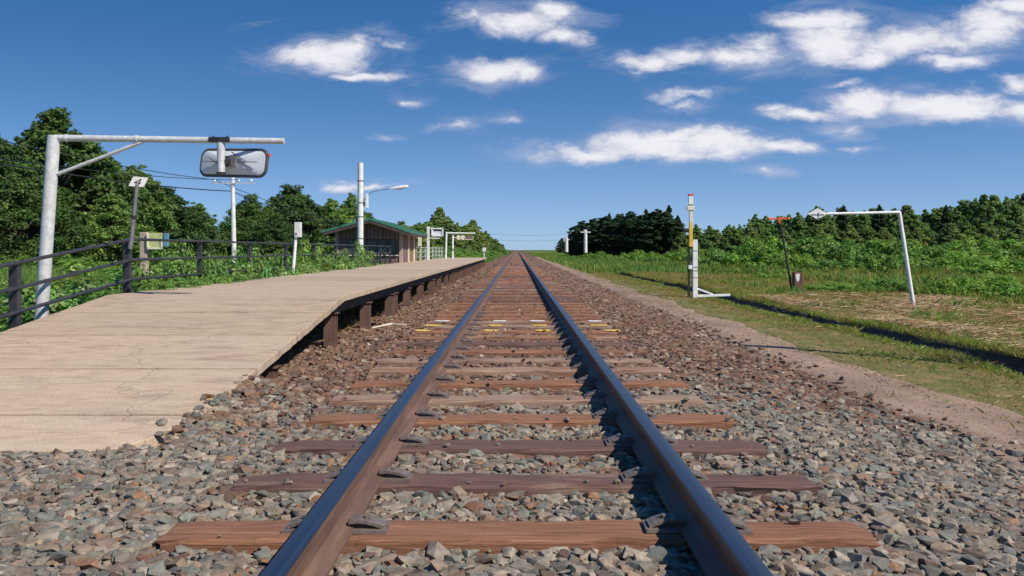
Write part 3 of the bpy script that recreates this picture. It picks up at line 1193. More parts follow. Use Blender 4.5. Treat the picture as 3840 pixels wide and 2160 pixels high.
# ------------------------------------------------------------------ railing along the back of the platform
def build_railing():
    FX = -4.56
    root = thing('metal_railing', (FX, 10.1, .35), 'dark grey three-rail metal railing along the back of the platform and ramp', 'railing')
    ys = [5.5, 7.84, 10.1, 12.4, 14.7, 17.0, 19.4, 21.7, 24.0, 26.3, 28.8, 31.0]

    def base(y):
        return .35 if y > 9.9 else .35 - (9.9 - y) * .1

    def top(y):
        return base(y) + (.62 if y > 9 else .59)
    for y in ys:
        mb = MB()
        w = .085 if y < 11 else .062
        mb.box((FX, y, (base(y) - .35 + top(y)) / 2 + .0), (w, w * .8, top(y) - base(y) + .35))
        mb.build('fence_post', M['dark_metal'], root, bevel=.004)
    for hfrac in (.985, .60, .23):
        mb = MB()
        pts = [(FX + .045, y, base(y) + (top(y) - base(y)) * hfrac) for y in ys]
        mb.path(pts, [.019 if q[1] < 11 else .015 for q in pts], 8)
        mb.build('fence_rail', M['dark_metal'], root, smooth=True)
    return root


build_railing()
# far stretch behind the hut
root = thing('metal_railing', (-4.5, 38.6, .35), 'far stretch of pale weathered railing beyond the wooden hut', 'railing')
for i in range(8):
    y = 38.6 + i * 1.9
    MB().box((-4.5, y, .55), (.06, .06, .85)).build('fence_post', M['galv'], root)
for z in (.93, .72, .50):
    MB().tube((-4.46, 38.4, z), (-4.46, 52.2, z), .014, n=6).build('fence_rail', M['galv'], root)
# stair handrail in front of the hut
root = thing('stair_handrail', (-4.75, 28.8, .3), 'dark sloping handrail of the small stair in front of the hut', 'handrail')
for dz in (0, -.2, -.4):
    a, b_ = at(938, 651, 27.6), at(990, 622, 30.6)
    mb = MB()
    mb.tube(a + Vector((-.16, 0, dz)), b_ + Vector((-.2, 0, dz)), .022, n=8)
    mb.build('sloping_rail', M['dark_metal'], root)
for t in (.12, .5, .9):
    a, b_ = at(938, 651, 27.6) + Vector((-.16, 0, 0)), at(990, 622, 30.6) + Vector((-.2, 0, 0))
    q = a.lerp(b_, t)
    MB().box((q.x - .03, q.y, (q.z - .2) / 2 + .0), (.045, .045, q.z + .2)).build('stair_post', M['dark_metal'], root)


# ------------------------------------------------------------------ mirror gantry
def build_gantry():
    Y = 8.8
    foot = at(97, 830, Y)
    foot.z = -.28
    topp = at(135, 347, Y)
    a1 = at(715, 355, Y)
    root = thing('mirror_gantry', foot, 'tall mottled galvanised pole with a long horizontal arm reaching over the platform', 'gantry')
    mb = MB()
    d = (topp - foot).normalized()
    mb.path([foot, foot.lerp(topp, .5), topp, topp + d * .025], [.064, .063, .062, .058], 24)
    mb.build('pole', M['galv'], root, smooth=True)
    mb = MB()
    mb.path([topp + Vector((.02, 0, 0)), a1], [.034, .031], 16)
    for t in (.055, .36):
        q = topp.lerp(a1, t)
        mb.path([q - Vector((.012, 0, 0)), q + Vector((.012, 0, 0))], [.040, .040], 16)
    mb.build('arm', M['galv'], root, smooth=True)
    mb = MB()
    mb.path([at(145, 438, Y), at(360, 356, Y)], .019, 12)
    mb.build('brace', M['galv'], root, smooth=True)
    return root


build_gantry()


def build_mirror():
    Y = 8.95
    c = at(588, 410, Y)
    root = thing('platform_mirror', c, 'rounded rectangular convex mirror hanging from the gantry arm, seen from behind', 'mirror')
    # the panel, turned a little about the vertical; outline in its own plane
    R = Matrix.Rotation(math.radians(-24), 3, 'Z') @ Matrix.Rotation(math.radians(-7), 3, 'X') @ Matrix.Rotation(math.radians(3), 3, 'Y')
    W, H, r = .435, .137, .085

    def outline(w, h, r, n=7):
        o = []
        for (cx, cz, a0) in ((w - r, h - r, 0), (-w + r, h - r, 90), (-w + r, -h + r, 180), (w - r, -h + r, 270)):
            for i in range(n):
                a = math.radians(a0 + 90 * i / (n - 1))
                o.append((cx + r * math.cos(a), cz + r * math.sin(a)))
        return o

    def dome(w, h, r, y0, bulge, steps, sign):
        """stepped shell: outline shrinking towards its middle"""
        vs, fs = [], []
        base = outline(w, h, r)
        n = len(base)
        for s in range(steps + 1):
            t = s / steps
            k = 1 - t * .92
            for (x, z) in base:
                vs.append(R @ Vector((x * k, y0 + sign * bulge * math.sin(t * math.pi / 2), z * k)) + c)
        for s in range(steps):
            for i in range(n):
                j = (i + 1) % n
                fs.append((s * n + i, s * n + j, (s + 1) * n + j, (s + 1) * n + i))
        fs.append(tuple(steps * n + i for i in range(n)))
        return MB().add(vs, fs)
    dome(W - .012, H - .012, r - .012, -.012, .05, 5, -1).build('back_panel', M['mirror_back'], root, smooth=True)
    dome(W - .012, H - .012, r - .012, .014, .05, 5, 1).build('mirror_face', M['mirror'], root, smooth=True)
    pts = [R @ Vector((x, 0, z)) + c for x, z in outline(W, H, r)]
    MB().path(pts + [pts[0], pts[1]], .017, 8, cap=False).build('rim', M['mirror_rim'], root, smooth=True)
    mb = MB()
    for (x0, z0, x1, z1) in ((-.36, .0, .36, .0), (.06, .07, .27, -.09), (.02, .10, .22, -.0), (-.1, -.05, -.3, .05)):
        mb.bar(R @ Vector((x0, -.068, z0)) + c, R @ Vector((x1, -.062, z1)) + c, .008, .008)
    mb.box(R @ Vector((.02, -.078, 0)) + c, (.17, .03, .11), R)
    mb.build('back_ribs', M['grey_post'], root)
    tl, tb = at(556, 357, 8.8), at(556, 436, 8.8)
    dy = Vector((0, 0, 0))
    MB().tube(tl + dy, tb + dy, .040, .040, 18).build('hanger_tube', M['galv'], root, smooth=True)
    MB().tube(tb + Vector((0, 0, .012)), tb + Vector((0, 0, -.006)), .046, .046, 18).build('hanger_cap', M['black'], root)
    mb = MB()
    k = at(554, 352, 8.8)
    mb.box(k, (.215, .085, .052))
    for sx in (-.07, .07):
        mb.tube(k + Vector((sx, 0, .02)), k + Vector((sx, 0, .045)), .011, n=6)
    mb.build('clamp', M['black'], root, bevel=.008)
    mb = MB()
    mb.bar(at(556, 408, 8.8) + Vector((.02, 0, 0)), R @ Vector((.02, -.07, 0)) + c, .05, .05)
    mb.build('bracket', M['black'], root)
    MB().box(R @ Vector((W + .012, 0, .085)) + c, (.02, .03, .03), R).build('corner_reflector', M['red'], root)
    return root


build_mirror()


# ------------------------------------------------------------------ number sign "4"
def build_number_sign():
    Y = 10.05
    b = at(331, 600, Y)
    t = at(344, 470, Y)
    root = thing('number_sign', b, 'small white slanted plate with a black 4 on a thin grey pole above the railing', 'sign')
    mb = MB()
    mb.path([b - Vector((.02, 0, .12)), b, t, t + (t - b).normalized() * .03], [.027, .026, .021, .021], 12)
    mb.build('pole', M['grey_post'], root, smooth=True)
    mb = MB()
    q = b.lerp(t, .39)
    mb.tube(q, q + (t - b).normalized() * .035, .034, .034, 12)
    mb.build('collar', M['black'], root)
    P = [at(323, 468, Y - .05), at(360, 471, Y + .03), at(373, 447, Y + .03), at(335, 444, Y - .05)]
    MB().prism(P, (0, .012, 0)).build('plate', M['white_paint'], root, bevel=.002)
    o, ux, uz = (P[0] + P[1]) / 2 + Vector((0, -.004, 0)), (P[1] - P[0]), ((P[3] - P[0]) + (P[2] - P[1])) / 2
    # numeral 4 from three strokes, in the plate's own slanted axes
    mb = MB()

    def pt(u, v):
        return o + ux * u + uz * v

    def stroke(a, b, w):
        d = Vector((b[0] - a[0], b[1] - a[1]))
        n = Vector((-d.y, d.x)).normalized() * w
        mb.prism([pt(a[0] + n.x, a[1] + n.y), pt(b[0] + n.x, b[1] + n.y), pt(b[0] - n.x, b[1] - n.y), pt(a[0] - n.x, a[1] - n.y)], (0, .003, 0))
    stroke((.10, .18), (.10, .82), .035)
    stroke((.10, .80), (-.22, .40), .035)
    stroke((-.24, .40), (.22, .40), .04)
    mb.build('numeral', M['black'], root)


build_number_sign()


# ------------------------------------------------------------------ old board behind the railing
def build_board():
    Y = 11.6
    f = at(363, 690, Y)
    f.z = -.1
    root = thing('weathered_signboard', f, 'weathered wooden post carrying a stained yellow-green board behind the railing', 'signboard')
    x0 = at(363, 600, Y).x
    zt = at(363, 584, Y).z
    mb = MB()
    mb.box((x0, Y, (zt - .1) / 2), (.095, .09, zt + .1))
    mb.build('post', M['board'], root, bevel=.01)
    z0, z1 = at(0, 625, Y).z, at(0, 586, Y).z
    xa, xb = at(377, 0, Y).x, at(412, 0, Y).x
    mb = MB()
    mb.box(((xa + xb) / 2, Y - .05, (z0 + z1) / 2), (xb - xa, .03, z1 - z0))
    mb.build('panel', M['old_panel'], root, bevel=.004)
    mb = MB()
    for (ca, cb) in (((xa - .01, z0), (xb + .01, z0)), ((xa, z0), (xa, z1)), ((xb, z0), (xb, z1 - .08))):
        mb.bar((ca[0], Y - .07, ca[1]), (cb[0], Y - .07, cb[1]), .02, .02, (0, 1, 0))
    mb.build('panel_frame', M['cream'], root)
    xc, xd = at(416, 0, Y).x, at(427, 0, Y).x
    mb = MB()
    mb.box(((xc + xd) / 2, Y - .04, (z0 + z1) / 2 + .01), (xd - xc, .04, (z1 - z0) * .85))
    mb.box((x0 + .14, Y + .01, (z0 + z1) / 2 + .03), (.36, .025, .045))
    mb.build('blue_slat', M['blue'], root, bevel=.003)


build_board()


# ------------------------------------------------------------------ poles on the left
def build_marker():
    Y = 17.3
    a = at(734, 690, Y)
    a.z = .1
    t = at(744, 600, Y)
    root = thing('marker_post', a, 'slim white marker post with a white box on top at the platform edge', 'marker post')
    mb = MB()
    mb.path([a, t, at(746, 575, Y)], [.034, .032, .03], 12)
    mb.build('post', M['white_paint'], root, smooth=True)
    c = at(750, 578, Y - .02)
    mb = MB()
    mb.box(c, (.13, .09, .30))
    mb.build('box', M['white_conc'], root, bevel=.006)
    mb = MB()
    mb.box(c + Vector((-.075, .012, -.0)), (.016, .07, .29))
    mb.build('shade_strip', M['black'], root)  # black strip standing for the shaded left side of the box
    MB().box(c + Vector((-.028, -.047, -.085)), (.032, .006, .05)).build('lock', M['grey_post'], root)


build_marker()


def build_lamp():
    Y = 26.6
    b = at(906, 668, Y)
    b.z = -.1
    t = at(907, 410, Y)
    root = thing('lamp_post', b, 'tall white lamp post with a thin arm and lamp beside the wooden hut', 'lamp post')
    mb = MB()
    mb.path([b, b.lerp(t, .5), t], [.098, .092, .084], 20)
    mb.build('pole', M['white_conc'], root, smooth=True)
    mb = MB()
    for y in (455, 510, 545, 600):
        q = at(907, y, Y)
        mb.tube(q - Vector((0, 0, .012)), q + Vector((0, 0, .012)), .10, n=20)
    mb.build('band', M['grey_post'], root, smooth=True)
    mb = MB()
    pts = [at(913, 508, Y), at(922, 494, Y), at(935, 483, Y), at(960, 478, Y), at(985, 474, Y)]
    mb.path(pts, [.016, .015, .013, .012, .012], 8)
    mb.build('lamp_arm', M['grey_post'], root, smooth=True)
    d = (at(1030, 469, Y) - at(984, 475, Y))
    mb = MB()
    a0 = at(981, 475, Y)
    mb.path([a0, a0 + d * .25, a0 + d * .6, a0 + d * .95, a0 + d], [.016, .042, .058, .052, .02], 14)
    o = mb.build('lamp_head', M['white_paint'], root, smooth=True)
    mb = MB()
    mb.path([a0 + d * .28 + Vector((0, 0, -.03)), a0 + d * .6 + Vector((0, 0, -.045)), a0 + d * .92 + Vector((0, 0, -.032))], [.012, .034, .012], 10)
    mb.build('lamp_glass', M['lens'], root, smooth=True)
    mb = MB()
    mb.box(at(923, 506, Y - .02), (.085, .09, .46))
    mb.build('switch_box', M['white_paint'], root, bevel=.01)
    mb = MB()
    mb.box(at(916, 513, Y), (.05, .04, .12))
    mb.build('box_bracket', M['black'], root)


build_lamp()


def insulator(mb, p, s=1.0):
    mb.path([p, p + Vector((0, 0, .03 * s)), p + Vector((0, 0, .035 * s)), p + Vector((0, 0, .075 * s)), p + Vector((0, 0, .10 * s))], [.016 * s, .02 * s, .045 * s, .04 * s, .015 * s], 8)


def build_utility_pole():
    Y = 24.0
    b = at(590, 640, Y)
    b.z = -.1
    t = at(585, 440, Y)
    root = thing('utility_pole', b, 'slender pale utility pole standing in the bushes behind the mirror', 'utility pole')
    MB().path([b, t], [.072, .055], 14).build('pole', M['white_conc'], root, smooth=True)
    a, c = at(530, 461, Y - .06), at(642, 461, Y - .06)
    MB().bar(a, c, .026, .03).build('crossarm', M['galv'], root)
    mb = MB()
    for x in (540, 632, 600):
        insulator(mb, at(x, 459, Y - .06), .9)
    o = mb.build('insulator', M['ceramic'], root, smooth=True)
    tag(o, kind='stuff') if False else None
    return root


build_utility_pole()


def wire(pts, r, label, sag=.25, loc=None):
    mb = MB()
    full = []
    for a, b in zip(pts[:-1], pts[1:]):
        a, b = Vector(a), Vector(b)
        for i in range(13):
            t = i / 12
            q = a.lerp(b, t)
            q.z -= sag * 4 * t * (1 - t)
            if full and (full[-1] - q).length < 1e-5:
                continue
            full.append(q)
    mb.path(full, r, 5)
    o = mb.build('overhead_wire', M['wire'], loc=full[0])
    tag(o, label, 'wire', 'overhead wires')


P = 24.0
wire([at(-420, 250, 10), at(540, 452, P - .06), at(865, 560, 31.0)], .009, 'upper thin wire running past the mirror to the hut', .12)
wire([at(-420, 332, 10.5), at(600, 452, P - .06)], .008, 'middle thin wire from the left edge to the utility pole', .15)
wire([at(-420, 335, 11.5), at(583, 481, P), at(890, 576, 31.8)], .013, 'thick lower cable from the left edge by the utility pole to the hut', .14)
wire([at(1170, 584, 150), at(1470, 586, 150)], .014, 'upper distant wire strung across the track', .5)
wire([at(1170, 598, 150), at(1470, 600, 150)], .014, 'lower distant wire strung across the track', .5)


# ------------------------------------------------------------------ the waiting hut
def build_hut():
    xr, xl = -4.30, -6.74
    y0, y1 = 32.2, 37.0
    zf = -.1
    ze = at(0, 582, y0).z          # eaves
    za = at(0, 559, y0).z          # apex
    xm = (xr + xl) / 2 + .12
    root = thing('waiting_hut', ((xr + xl) / 2, (y0 + y1) / 2, .3), 'small brown boarded waiting hut with a low green gable roof at the platform', 'hut')
    # front wall with window and service openings, made of panels
    wx0, wx1 = at(873, 0, y0).x, at(1000, 0, y0).x
    wz0, wz1 = at(0, 641, y0).z, at(0, 601, y0).z
    T = .08
    mb = MB()
    mb.box(((xl + wx0) / 2, y0 + T / 2, (zf + ze) / 2), (wx0 - xl, T, ze - zf))
    mb.box(((xr + wx1) / 2, y0 + T / 2, (zf + ze) / 2), (xr - wx1, T, ze - zf))
    mb.box(((wx0 + wx1) / 2, y0 + T / 2, (zf + wz0) / 2), (wx1 - wx0, T, wz0 - zf))
    mb.box(((wx0 + wx1) / 2, y0 + T / 2, (ze + wz1) / 2), (wx1 - wx0, T, ze - wz1))
    mb.prism([(xl, y0 + .002, ze), (xr, y0 + .002, ze), (xm, y0 + .002, za)], (0, T - .004, 0))
    # right wall with the doorway
    d0, d1 = 34.1, 36.1
    dz = ze - .12
    mb.box((xr - T / 2, (y0 + T + d0) / 2, (zf + ze) / 2), (T, d0 - y0 - T, ze - zf))
    mb.box((xr - T / 2, (d1 + y1) / 2, (zf + ze) / 2), (T, y1 - d1, ze - zf))
    mb.box((xr - T / 2, (d0 + d1) / 2, (dz + ze) / 2), (T, d1 - d0, ze - dz))
    mb.box((xl + T / 2, (y0 + T + y1) / 2, (zf + ze) / 2), (T, y1 - y0 - T, ze - zf))
    mb.box(((xl + xr) / 2, y1 - T / 2, (zf + ze) / 2), (xr - xl - 2 * T - .01, T, ze - zf))
    mb.prism([(xl, y1 - T, ze), (xr, y1 - T, ze), (xm, y1 - T, za)], (0, T - .004, 0))
    mb.build('wall', M['wall_boards'], root)
    # roof: two slopes with overhang
    ov, oh, th = .42, .55, .05
    er = Vector((xr + ov, 0, ze - ov * (za - ze) / (xr - xm) + .05))
    el = Vector((xl - ov * 1.0, 0, ze - ov * (za - ze) / (xm - xl) + .05))
    ap = Vector((xm, 0, za + .07))
    mb = MB()
    mb.prism([(ap.x, y0 - oh, ap.z), (er.x, y0 - oh, er.z), (er.x, y0 - oh, er.z + th), (ap.x, y0 - oh, ap.z + th), (el.x, y0 - oh, el.z + th), (el.x, y0 - oh, el.z)], (0, y1 - y0 + 2 * oh, 0))
    n = 12
    for i in range(n):   # standing seams
        y = y0 - oh + .02 + (y1 - y0 + 2 * oh - .04) * i / (n - 1)
        for e in (er, el):
            mb.bar((ap.x, y, ap.z + th + .008), (e.x, y, e.z + th + .008), .025, .03, (0, 0, 1))
    mb.build('roof', M['green_roof'], root)
    mb = MB()
    for e in (er, el):
        q = Vector((e.x * .985 + ap.x * .015, y0 - oh + .03, e.z * .985 + ap.z * .015 - .06))
        mb.bar((ap.x, y0 - oh + .03, ap.z - .06), q, .03, .11, (0, 0, 1))
        mb.bar((q.x, y0 - oh + .05, q.z + .0), (q.x, y1 + oh - .05, q.z + .0), .03, .10, (0, 0, 1))
    mb.build('fascia', M['fascia'], root)
    # ribbon window: frame + panes
    wf = MB()
    n = 5
    for i in range(n + 1):
        x = wx0 + .02 + (wx1 - wx0 - .04) * i / n
        wf.box((x, y0 + .03, (wz0 + wz1) / 2), (.04, .05, wz1 - wz0 - .004))
    for z in (wz0 + .02, wz1 - .02):
        wf.box(((wx0 + wx1) / 2, y0 + .028, z), (wx1 - wx0 - .05, .046, .036))
    win = wf.build('window', M['fascia'], root)
    MB().box(((wx0 + wx1) / 2, y0 + .045, (wz0 + wz1) / 2), (wx1 - wx0 - .01, .008, wz1 - wz0 - .01)).build('pane', M['glass'], win)
    mb = MB()
    mb.box(((wx0 + wx1) / 2, y0 - .035, wz0 - .02), (wx1 - wx0 + .08, .07, .036))
    mb.build('sill', M['cream'], win)
    # dark hatch, low on the left of the front
    hx0, hx1 = at(862, 0, y0).x, at(896, 0, y0).x
    hz0, hz1 = at(0, 668, y0).z, at(0, 645, y0).z
    mb = MB()
    mb.box(((hx0 + hx1) / 2, y0 - .012, (hz0 + hz1) / 2), (hx1 - hx0, .022, hz1 - hz0))
    mb.build('hatch', M['fascia'], root)
    # corner boards and door posts
    mb = MB()
    for (x, y) in ((xr - .02, y0 + .02), (xl + .02, y0 + .02)):
        mb.box((x, y - .02, (zf + ze) / 2), (.12, .10, ze - zf - .02))
    mb.build('corner_board', M['board'], root)
    for y in (d0 + .05, d1 - .05):
        MB().box((xr + .012, y, (dz + .3) / 2), (.06, .12, dz - .3)).build('door_post', M['cream'], root)
    door = MB().box((xr - .05, (d0 + d1) / 2, (dz + .32) / 2), (.035, d1 - d0 - .24, dz - .34))
    dr = door.build('door', simple('door_boards', (.16, .085, .05), (.30, .17, .10), 5, .75, 0, .004, stretch=(1, 3, .3)), root)
    MB().box((xr - .02, d0 + .35, .75), (.03, .04, .12)).build('handle', M['grey_post'], dr)
    return root


build_hut()
# pale notice board on the back corner of the hut
mb = MB()
root = thing('notice_board', (-4.25, 38.2, .35), 'narrow cream notice board on a post beyond the hut door', 'notice board')
MB().box(at(1056, 604, 38.2), (.16, .05, .55)).build('panel', M['cream'], root, bevel=.005)
q = at(1056, 604, 38.25)
MB().box((q.x, q.y + .03, .55), (.05, .04, 1.3)).build('post', M['board'], root)


# ------------------------------------------------------------------ far station signs on the left
def far_signs():
    Y = 41.5
    b = at(1077, 649, Y); b.z = .3
    root = thing('station_sign', b, 'white-posted station sign with a framed board just beyond the hut', 'sign')
    MB().box((b.x, Y, (b.z + at(0, 570, Y).z) / 2), (.13, .12, at(0, 570, Y).z - b.z)).build('post', M['white_conc'], root, bevel=.01)
    c0, c1 = at(1087, 593, Y), at(1114, 575, Y)
    MB().box((c0 + c1) / 2, (c1.x - c0.x, .05, c1.z - c0.z)).build('board', M['mirror_back'], root)
    mb = MB()
    for (a, b_) in (((c0.x, c0.z), (c1.x, c0.z)), ((c0.x, c1.z), (c1.x, c1.z)), ((c1.x, c0.z), (c1.x, c1.z)), ((c0.x, c0.z), (c0.x, c1.z))):
        mb.bar((a[0] - .0, Y - .04, a[1]), (b_[0], Y - .04, b_[1]), .06, .06, (0, 1, 0))
    mb.bar(at(1077, 599, Y), at(1106, 599, Y), .05, .05)
    mb.bar(at(1077, 574, Y), at(1090, 574, Y), .05, .05)
    mb.build('frame', M['white_paint'], root)
    mb = MB()
    mb.box((c0 + c1) / 2 + Vector((0, -.03, .10)), ((c1.x - c0.x) * .7, .012, .09))
    mb.build('dark_band', M['black'], root)
    Y = 47.0
    b = at(1121, 646, Y); b.z = .3
    root = thing('platform_gantry', b, 'thin white gantry with a long arm at the far end of the platform', 'gantry')
    t = at(1123, 586, Y)
    MB().path([b, t], [.055, .05], 10).build('post', M['white_paint'], root)
    MB().path([t - Vector((.03, 0, 0)), at(1196, 587, Y)], [.042, .036], 8).build('arm', M['white_paint'], root)
    Y = 47.6
    b = at(1139, 649, Y); b.z = .3
    root = thing('round_plate_sign', b, 'white post with two pale round plates and a brown board on its arm', 'sign')
    MB().path([b, at(1139, 592, Y)], [.055, .05], 10).build('post', M['white_paint'], root)
    MB().path([at(1139, 597, Y), at(1192, 598, Y)], [.022, .022], 8).build('arm', M['cream'], root)
    for x in (1154, 1164.5):
        q = at(x, 597.5, Y)
        MB().path([q + Vector((0, -.03, 0)), q + Vector((0, -.05, 0))], [.13, .13], 16).build('round_plate', M['cream'], root)
    MB().box(at(1180, 598, Y - .04), (.44, .04, .19)).build('board', M['brown_board'], root)
    mb = MB()
    mb.bar(at(1170, 602.5, Y - .07), at(1190, 602.5, Y - .07), .03, .03, (0, 1, 0))
    mb.bar(at(1190, 593, Y - .07), at(1190, 602.5, Y - .07), .03, .03, (0, 1, 0))
    mb.build('board_frame', M['cream'], root)
    Y = 75.0
    q = at(1218, 628, Y)
    root = thing('distance_marker', (q.x, Y, 0), 'tiny white marker in the grass past the platform end', 'marker')
    MB().box(q, (.3, .12, .35)).build('plate', M['white_paint'], root, bevel=.02)
    MB().box((q.x, Y + .02, q.z / 2 - .2), (.09, .06, q.z)).build('post', M['white_conc'], root)


far_signs()


# ------------------------------------------------------------------ right side furniture
def build_signal_post():
    Y = 22.2
    g = at(1748, 746, Y)
    zb = gz1(g.x, Y)
    root = thing('banded_signal_post', (g.x, Y, zb), 'thick white post strapped to a red-tipped white and yellow pole by the path', 'signal post')
    tz = at(0, 603, Y).z
    mb = MB()
    mb.box((g.x, Y, (zb - .15 + tz) / 2), (.125, .12, tz - zb + .15))
    mb.build('post', M['white_paint'], root, bevel=.012)
    x = at(1737, 0, Y).x
    yf = Y - .03

    def seg(y0, y1, w, mat, name, d=.085, dy=0):
        z0, z1 = at(0, y1, Y).z, at(0, y0, Y).z
        MB().box((x, yf + dy, (z0 + z1) / 2), (w, d, z1 - z0)).build(name, mat, root, bevel=.006)
    seg(488, 492.5, .135, M['red'], 'red_cap', .10)
    seg(492.5, 515, .115, M['white_paint'], 'lamp_housing')
    seg(515, 517.5, .10, M['black'], 'dark_band')
    seg(517.5, 560, .085, M['cream'], 'upper_pole', .08)
    seg(560, 621, .085, M['yellow'], 'yellow_sleeve', .08)
    MB().box((x - .045, yf + .02, (at(0, 621, Y).z + zb) / 2), (.05, .06, at(0, 621, Y).z - zb)).build('back_pole', M['black'], root)
    z = at(0, 524, Y).z
    mb = MB()
    mb.box((x - .005, yf - .012, z), (.20, .10, .11))
    mb.build('upper_collar', M['cream'], root, bevel=.01)
    z = at(0, 672, Y).z
    MB().box((x - .02, yf - .03, z), (.10, .06, .10)).build('strap_block', M['white_paint'], root, bevel=.008)
    mb = MB()
    for y in (631, 672, 681, 698):
        mb.box((g.x, Y, at(0, y, Y).z), (.136, .131, .016))
    mb.build('strap', M['grey_post'], root)
    # foot rails
    mb = MB()
    a = Vector((g.x + .05, Y - .03, zb + .045))
    e = at(1836, 746, Y)
    e.z = zb + .075
    mb.bar(a, e, .075, .06)
    mb.bar(Vector((g.x + .05, Y + .02, zb + .24)), a.lerp(e, .48) + Vector((0, 0, .03)), .05, .05)
    mb.build('foot_rail', M['white_paint'], root, bevel=.006)


build_signal_post()


def build_t_sign():
    Y = 23.8
    f = at(1994, 742, Y)
    f.z = gz1(f.x, Y)
    t = at(1962, 556, Y)
    root = thing('leaning_marker_pole', f, 'leaning dark pole topped with an orange-red cross piece in the meadow', 'marker pole')
    MB().path([f - Vector((0, 0, .1)), f.lerp(t, .55), t], [.034, .030, .028], 10).build('pole', M['black'], root, smooth=True)
    mb = MB()
    a, b = at(1934, 551, Y), at(1983, 550, Y)
    mb.bar(a, b, .05, .05)
    mb.bar(at(1956, 549, Y), at(1962, 562, Y), .12, .05)
    mb.box(at(1966, 549, Y), (.14, .06, .05))
    mb.build('cross_piece', M['orange'], root, bevel=.006)
    for x, mt in ((1934, 'orange'), (1983, 'orange')):
        MB().path([at(x - 2, 550, Y - .02), at(x + 2, 549, Y + .02)], [.034, .034], 8).build('end_knob', M[mt], root)
    # stump post
    f2 = at(2006, 744, Y - .1)
    f2.z = gz1(f2.x, Y - .1)
    root = thing('short_timber_post', f2, 'short squared brown timber post with a white patch beside the leaning pole', 'post')
    zt = at(0, 684, Y).z
    mb = MB()
    mb.box((f2.x, Y - .1, (f2.z - .1 + zt) / 2), (.235, .20, zt - f2.z + .1))
    mb.build('post', simple('dark_timber', (.075, .035, .028), (.20, .10, .075), 9, .85, 0, .01, stretch=(1, 1, .3)), root, bevel=.015)
    mb = MB()
    mb.prism([(f2.x - .09, Y - .206, zt - .06), (f2.x + .03, Y - .206, zt - .04), (f2.x + .02, Y - .206, zt - .22), (f2.x - .03, Y - .206, zt - .27), (f2.x - .07, Y - .206, zt - .18)], (0, .005, 0))
    mb.build('white_patch', M['mark_white'], root)


build_t_sign()


def build_gallows():
    Y = 18.4
    f = at(2300, 776, Y)
    f.z = gz1(f.x, Y) - .05
    t = at(2262, 534, Y)
    root = thing('diamond_sign', f, 'white leaning post with a long arm holding a white diamond plate', 'sign')
    d = (t - f).normalized()
    MB().path([f, t], [.043, .041], 14).build('post', M['white_paint'], root, smooth=True)
    a1 = at(2078, 538, Y)
    MB().path([t + d * .0 + Vector((.02, 0, 0)), a1], [.033, .028], 10).build('arm', M['white_paint'], root, smooth=True)
    c = at(2057, 538, Y - .02)
    w, h = .215, .120
    MB().prism([c + Vector((-w, 0, .0)), c + Vector((0, 0, -h)), c + Vector((w, 0, 0)), c + Vector((0, 0, h))], (0, .02, 0)).build('diamond_plate', M['white_paint'], root, bevel=.003)
    mb = MB()
    e = c + Vector((0, -.005, -.018))
    mb.box(e, (.28, .006, .014))
    mb.box(e + Vector((.012, -.0, 0)), (.016, .007, .085))
    mb.box(e + Vector((.015, 0, -.07)), (.05, .006, .012))
    mb.build('black_mark', M['black'], root)


build_gallows()


def far_pole(x, ytop, ybase, Y, arm, label):
    b = at(x, ybase, Y)
    root = thing('utility_pole', (b.x, Y, b.z), label, 'utility pole', 'poles along the right of the line')
    t = at(x, ytop, Y)
    w = .0045 * Y / 2.17 * .5
    MB().path([b - Vector((0, 0, .6)), t], [.0042 * Y * .5, .0038 * Y * .5], 10).build('pole', M['white_conc'], root, smooth=True)
    mb = MB()
    q = at(x, ytop + 4, Y)
    mb.bar(q + Vector((-arm, -.1, 0)), q + Vector((arm, -.1, 0)), .14, .12)
    mb.bar(q + Vector((-arm * .4, -.1, .22)), q + Vector((arm * .2, -.1, .22)), .1, .1)
    mb.build('crossarm', M['white_conc'], root)


far_pole(1473, 580, 622, 95, .55, 'distant white utility pole with a crossarm before the dark conifers')
far_pole(1425, 599, 624, 130, .5, 'farther short pale utility pole near the end of the conifers')

# the tall pole just outside the picture whose shadow falls across the path
pb = (7.55, 7.35)
root = thing('utility_pole', (pb[0], pb[1], gz1(*pb)), 'timber utility pole standing outside the right edge, its shadow crossing the path', 'utility pole')
MB().path([(pb[0], pb[1], -.6), (pb[0], pb[1], 5.6)], [.11, .085], 14).build('pole', M['board'], root, smooth=True)

# ------------------------------------------------------------------ foliage


def unit(n):
    v = RNG.normal(size=(n, 3))
    return v / np.linalg.norm(v, axis=1)[:, None]


def leaf_quads(P, Nn, size, C, aspect=.62):
    """diamond leaves at P with normals Nn"""
    n = len(P)
    t = unit(n)
    t -= Nn * (t * Nn).sum(1)[:, None]
    t /= np.linalg.norm(t, axis=1)[:, None] + 1e-9
    b = np.cross(Nn, t)
    s = size[:, None]
    V = np.stack([P - t * s * .5, P + b * s * .5 * aspect + Nn * s * .08, P + t * s * .5, P - b * s * .5 * aspect + Nn * s * .08], 1).reshape(-1, 3)
    F = np.arange(4 * n).reshape(n, 4)
    return V, F, np.repeat(C, 4, 0)


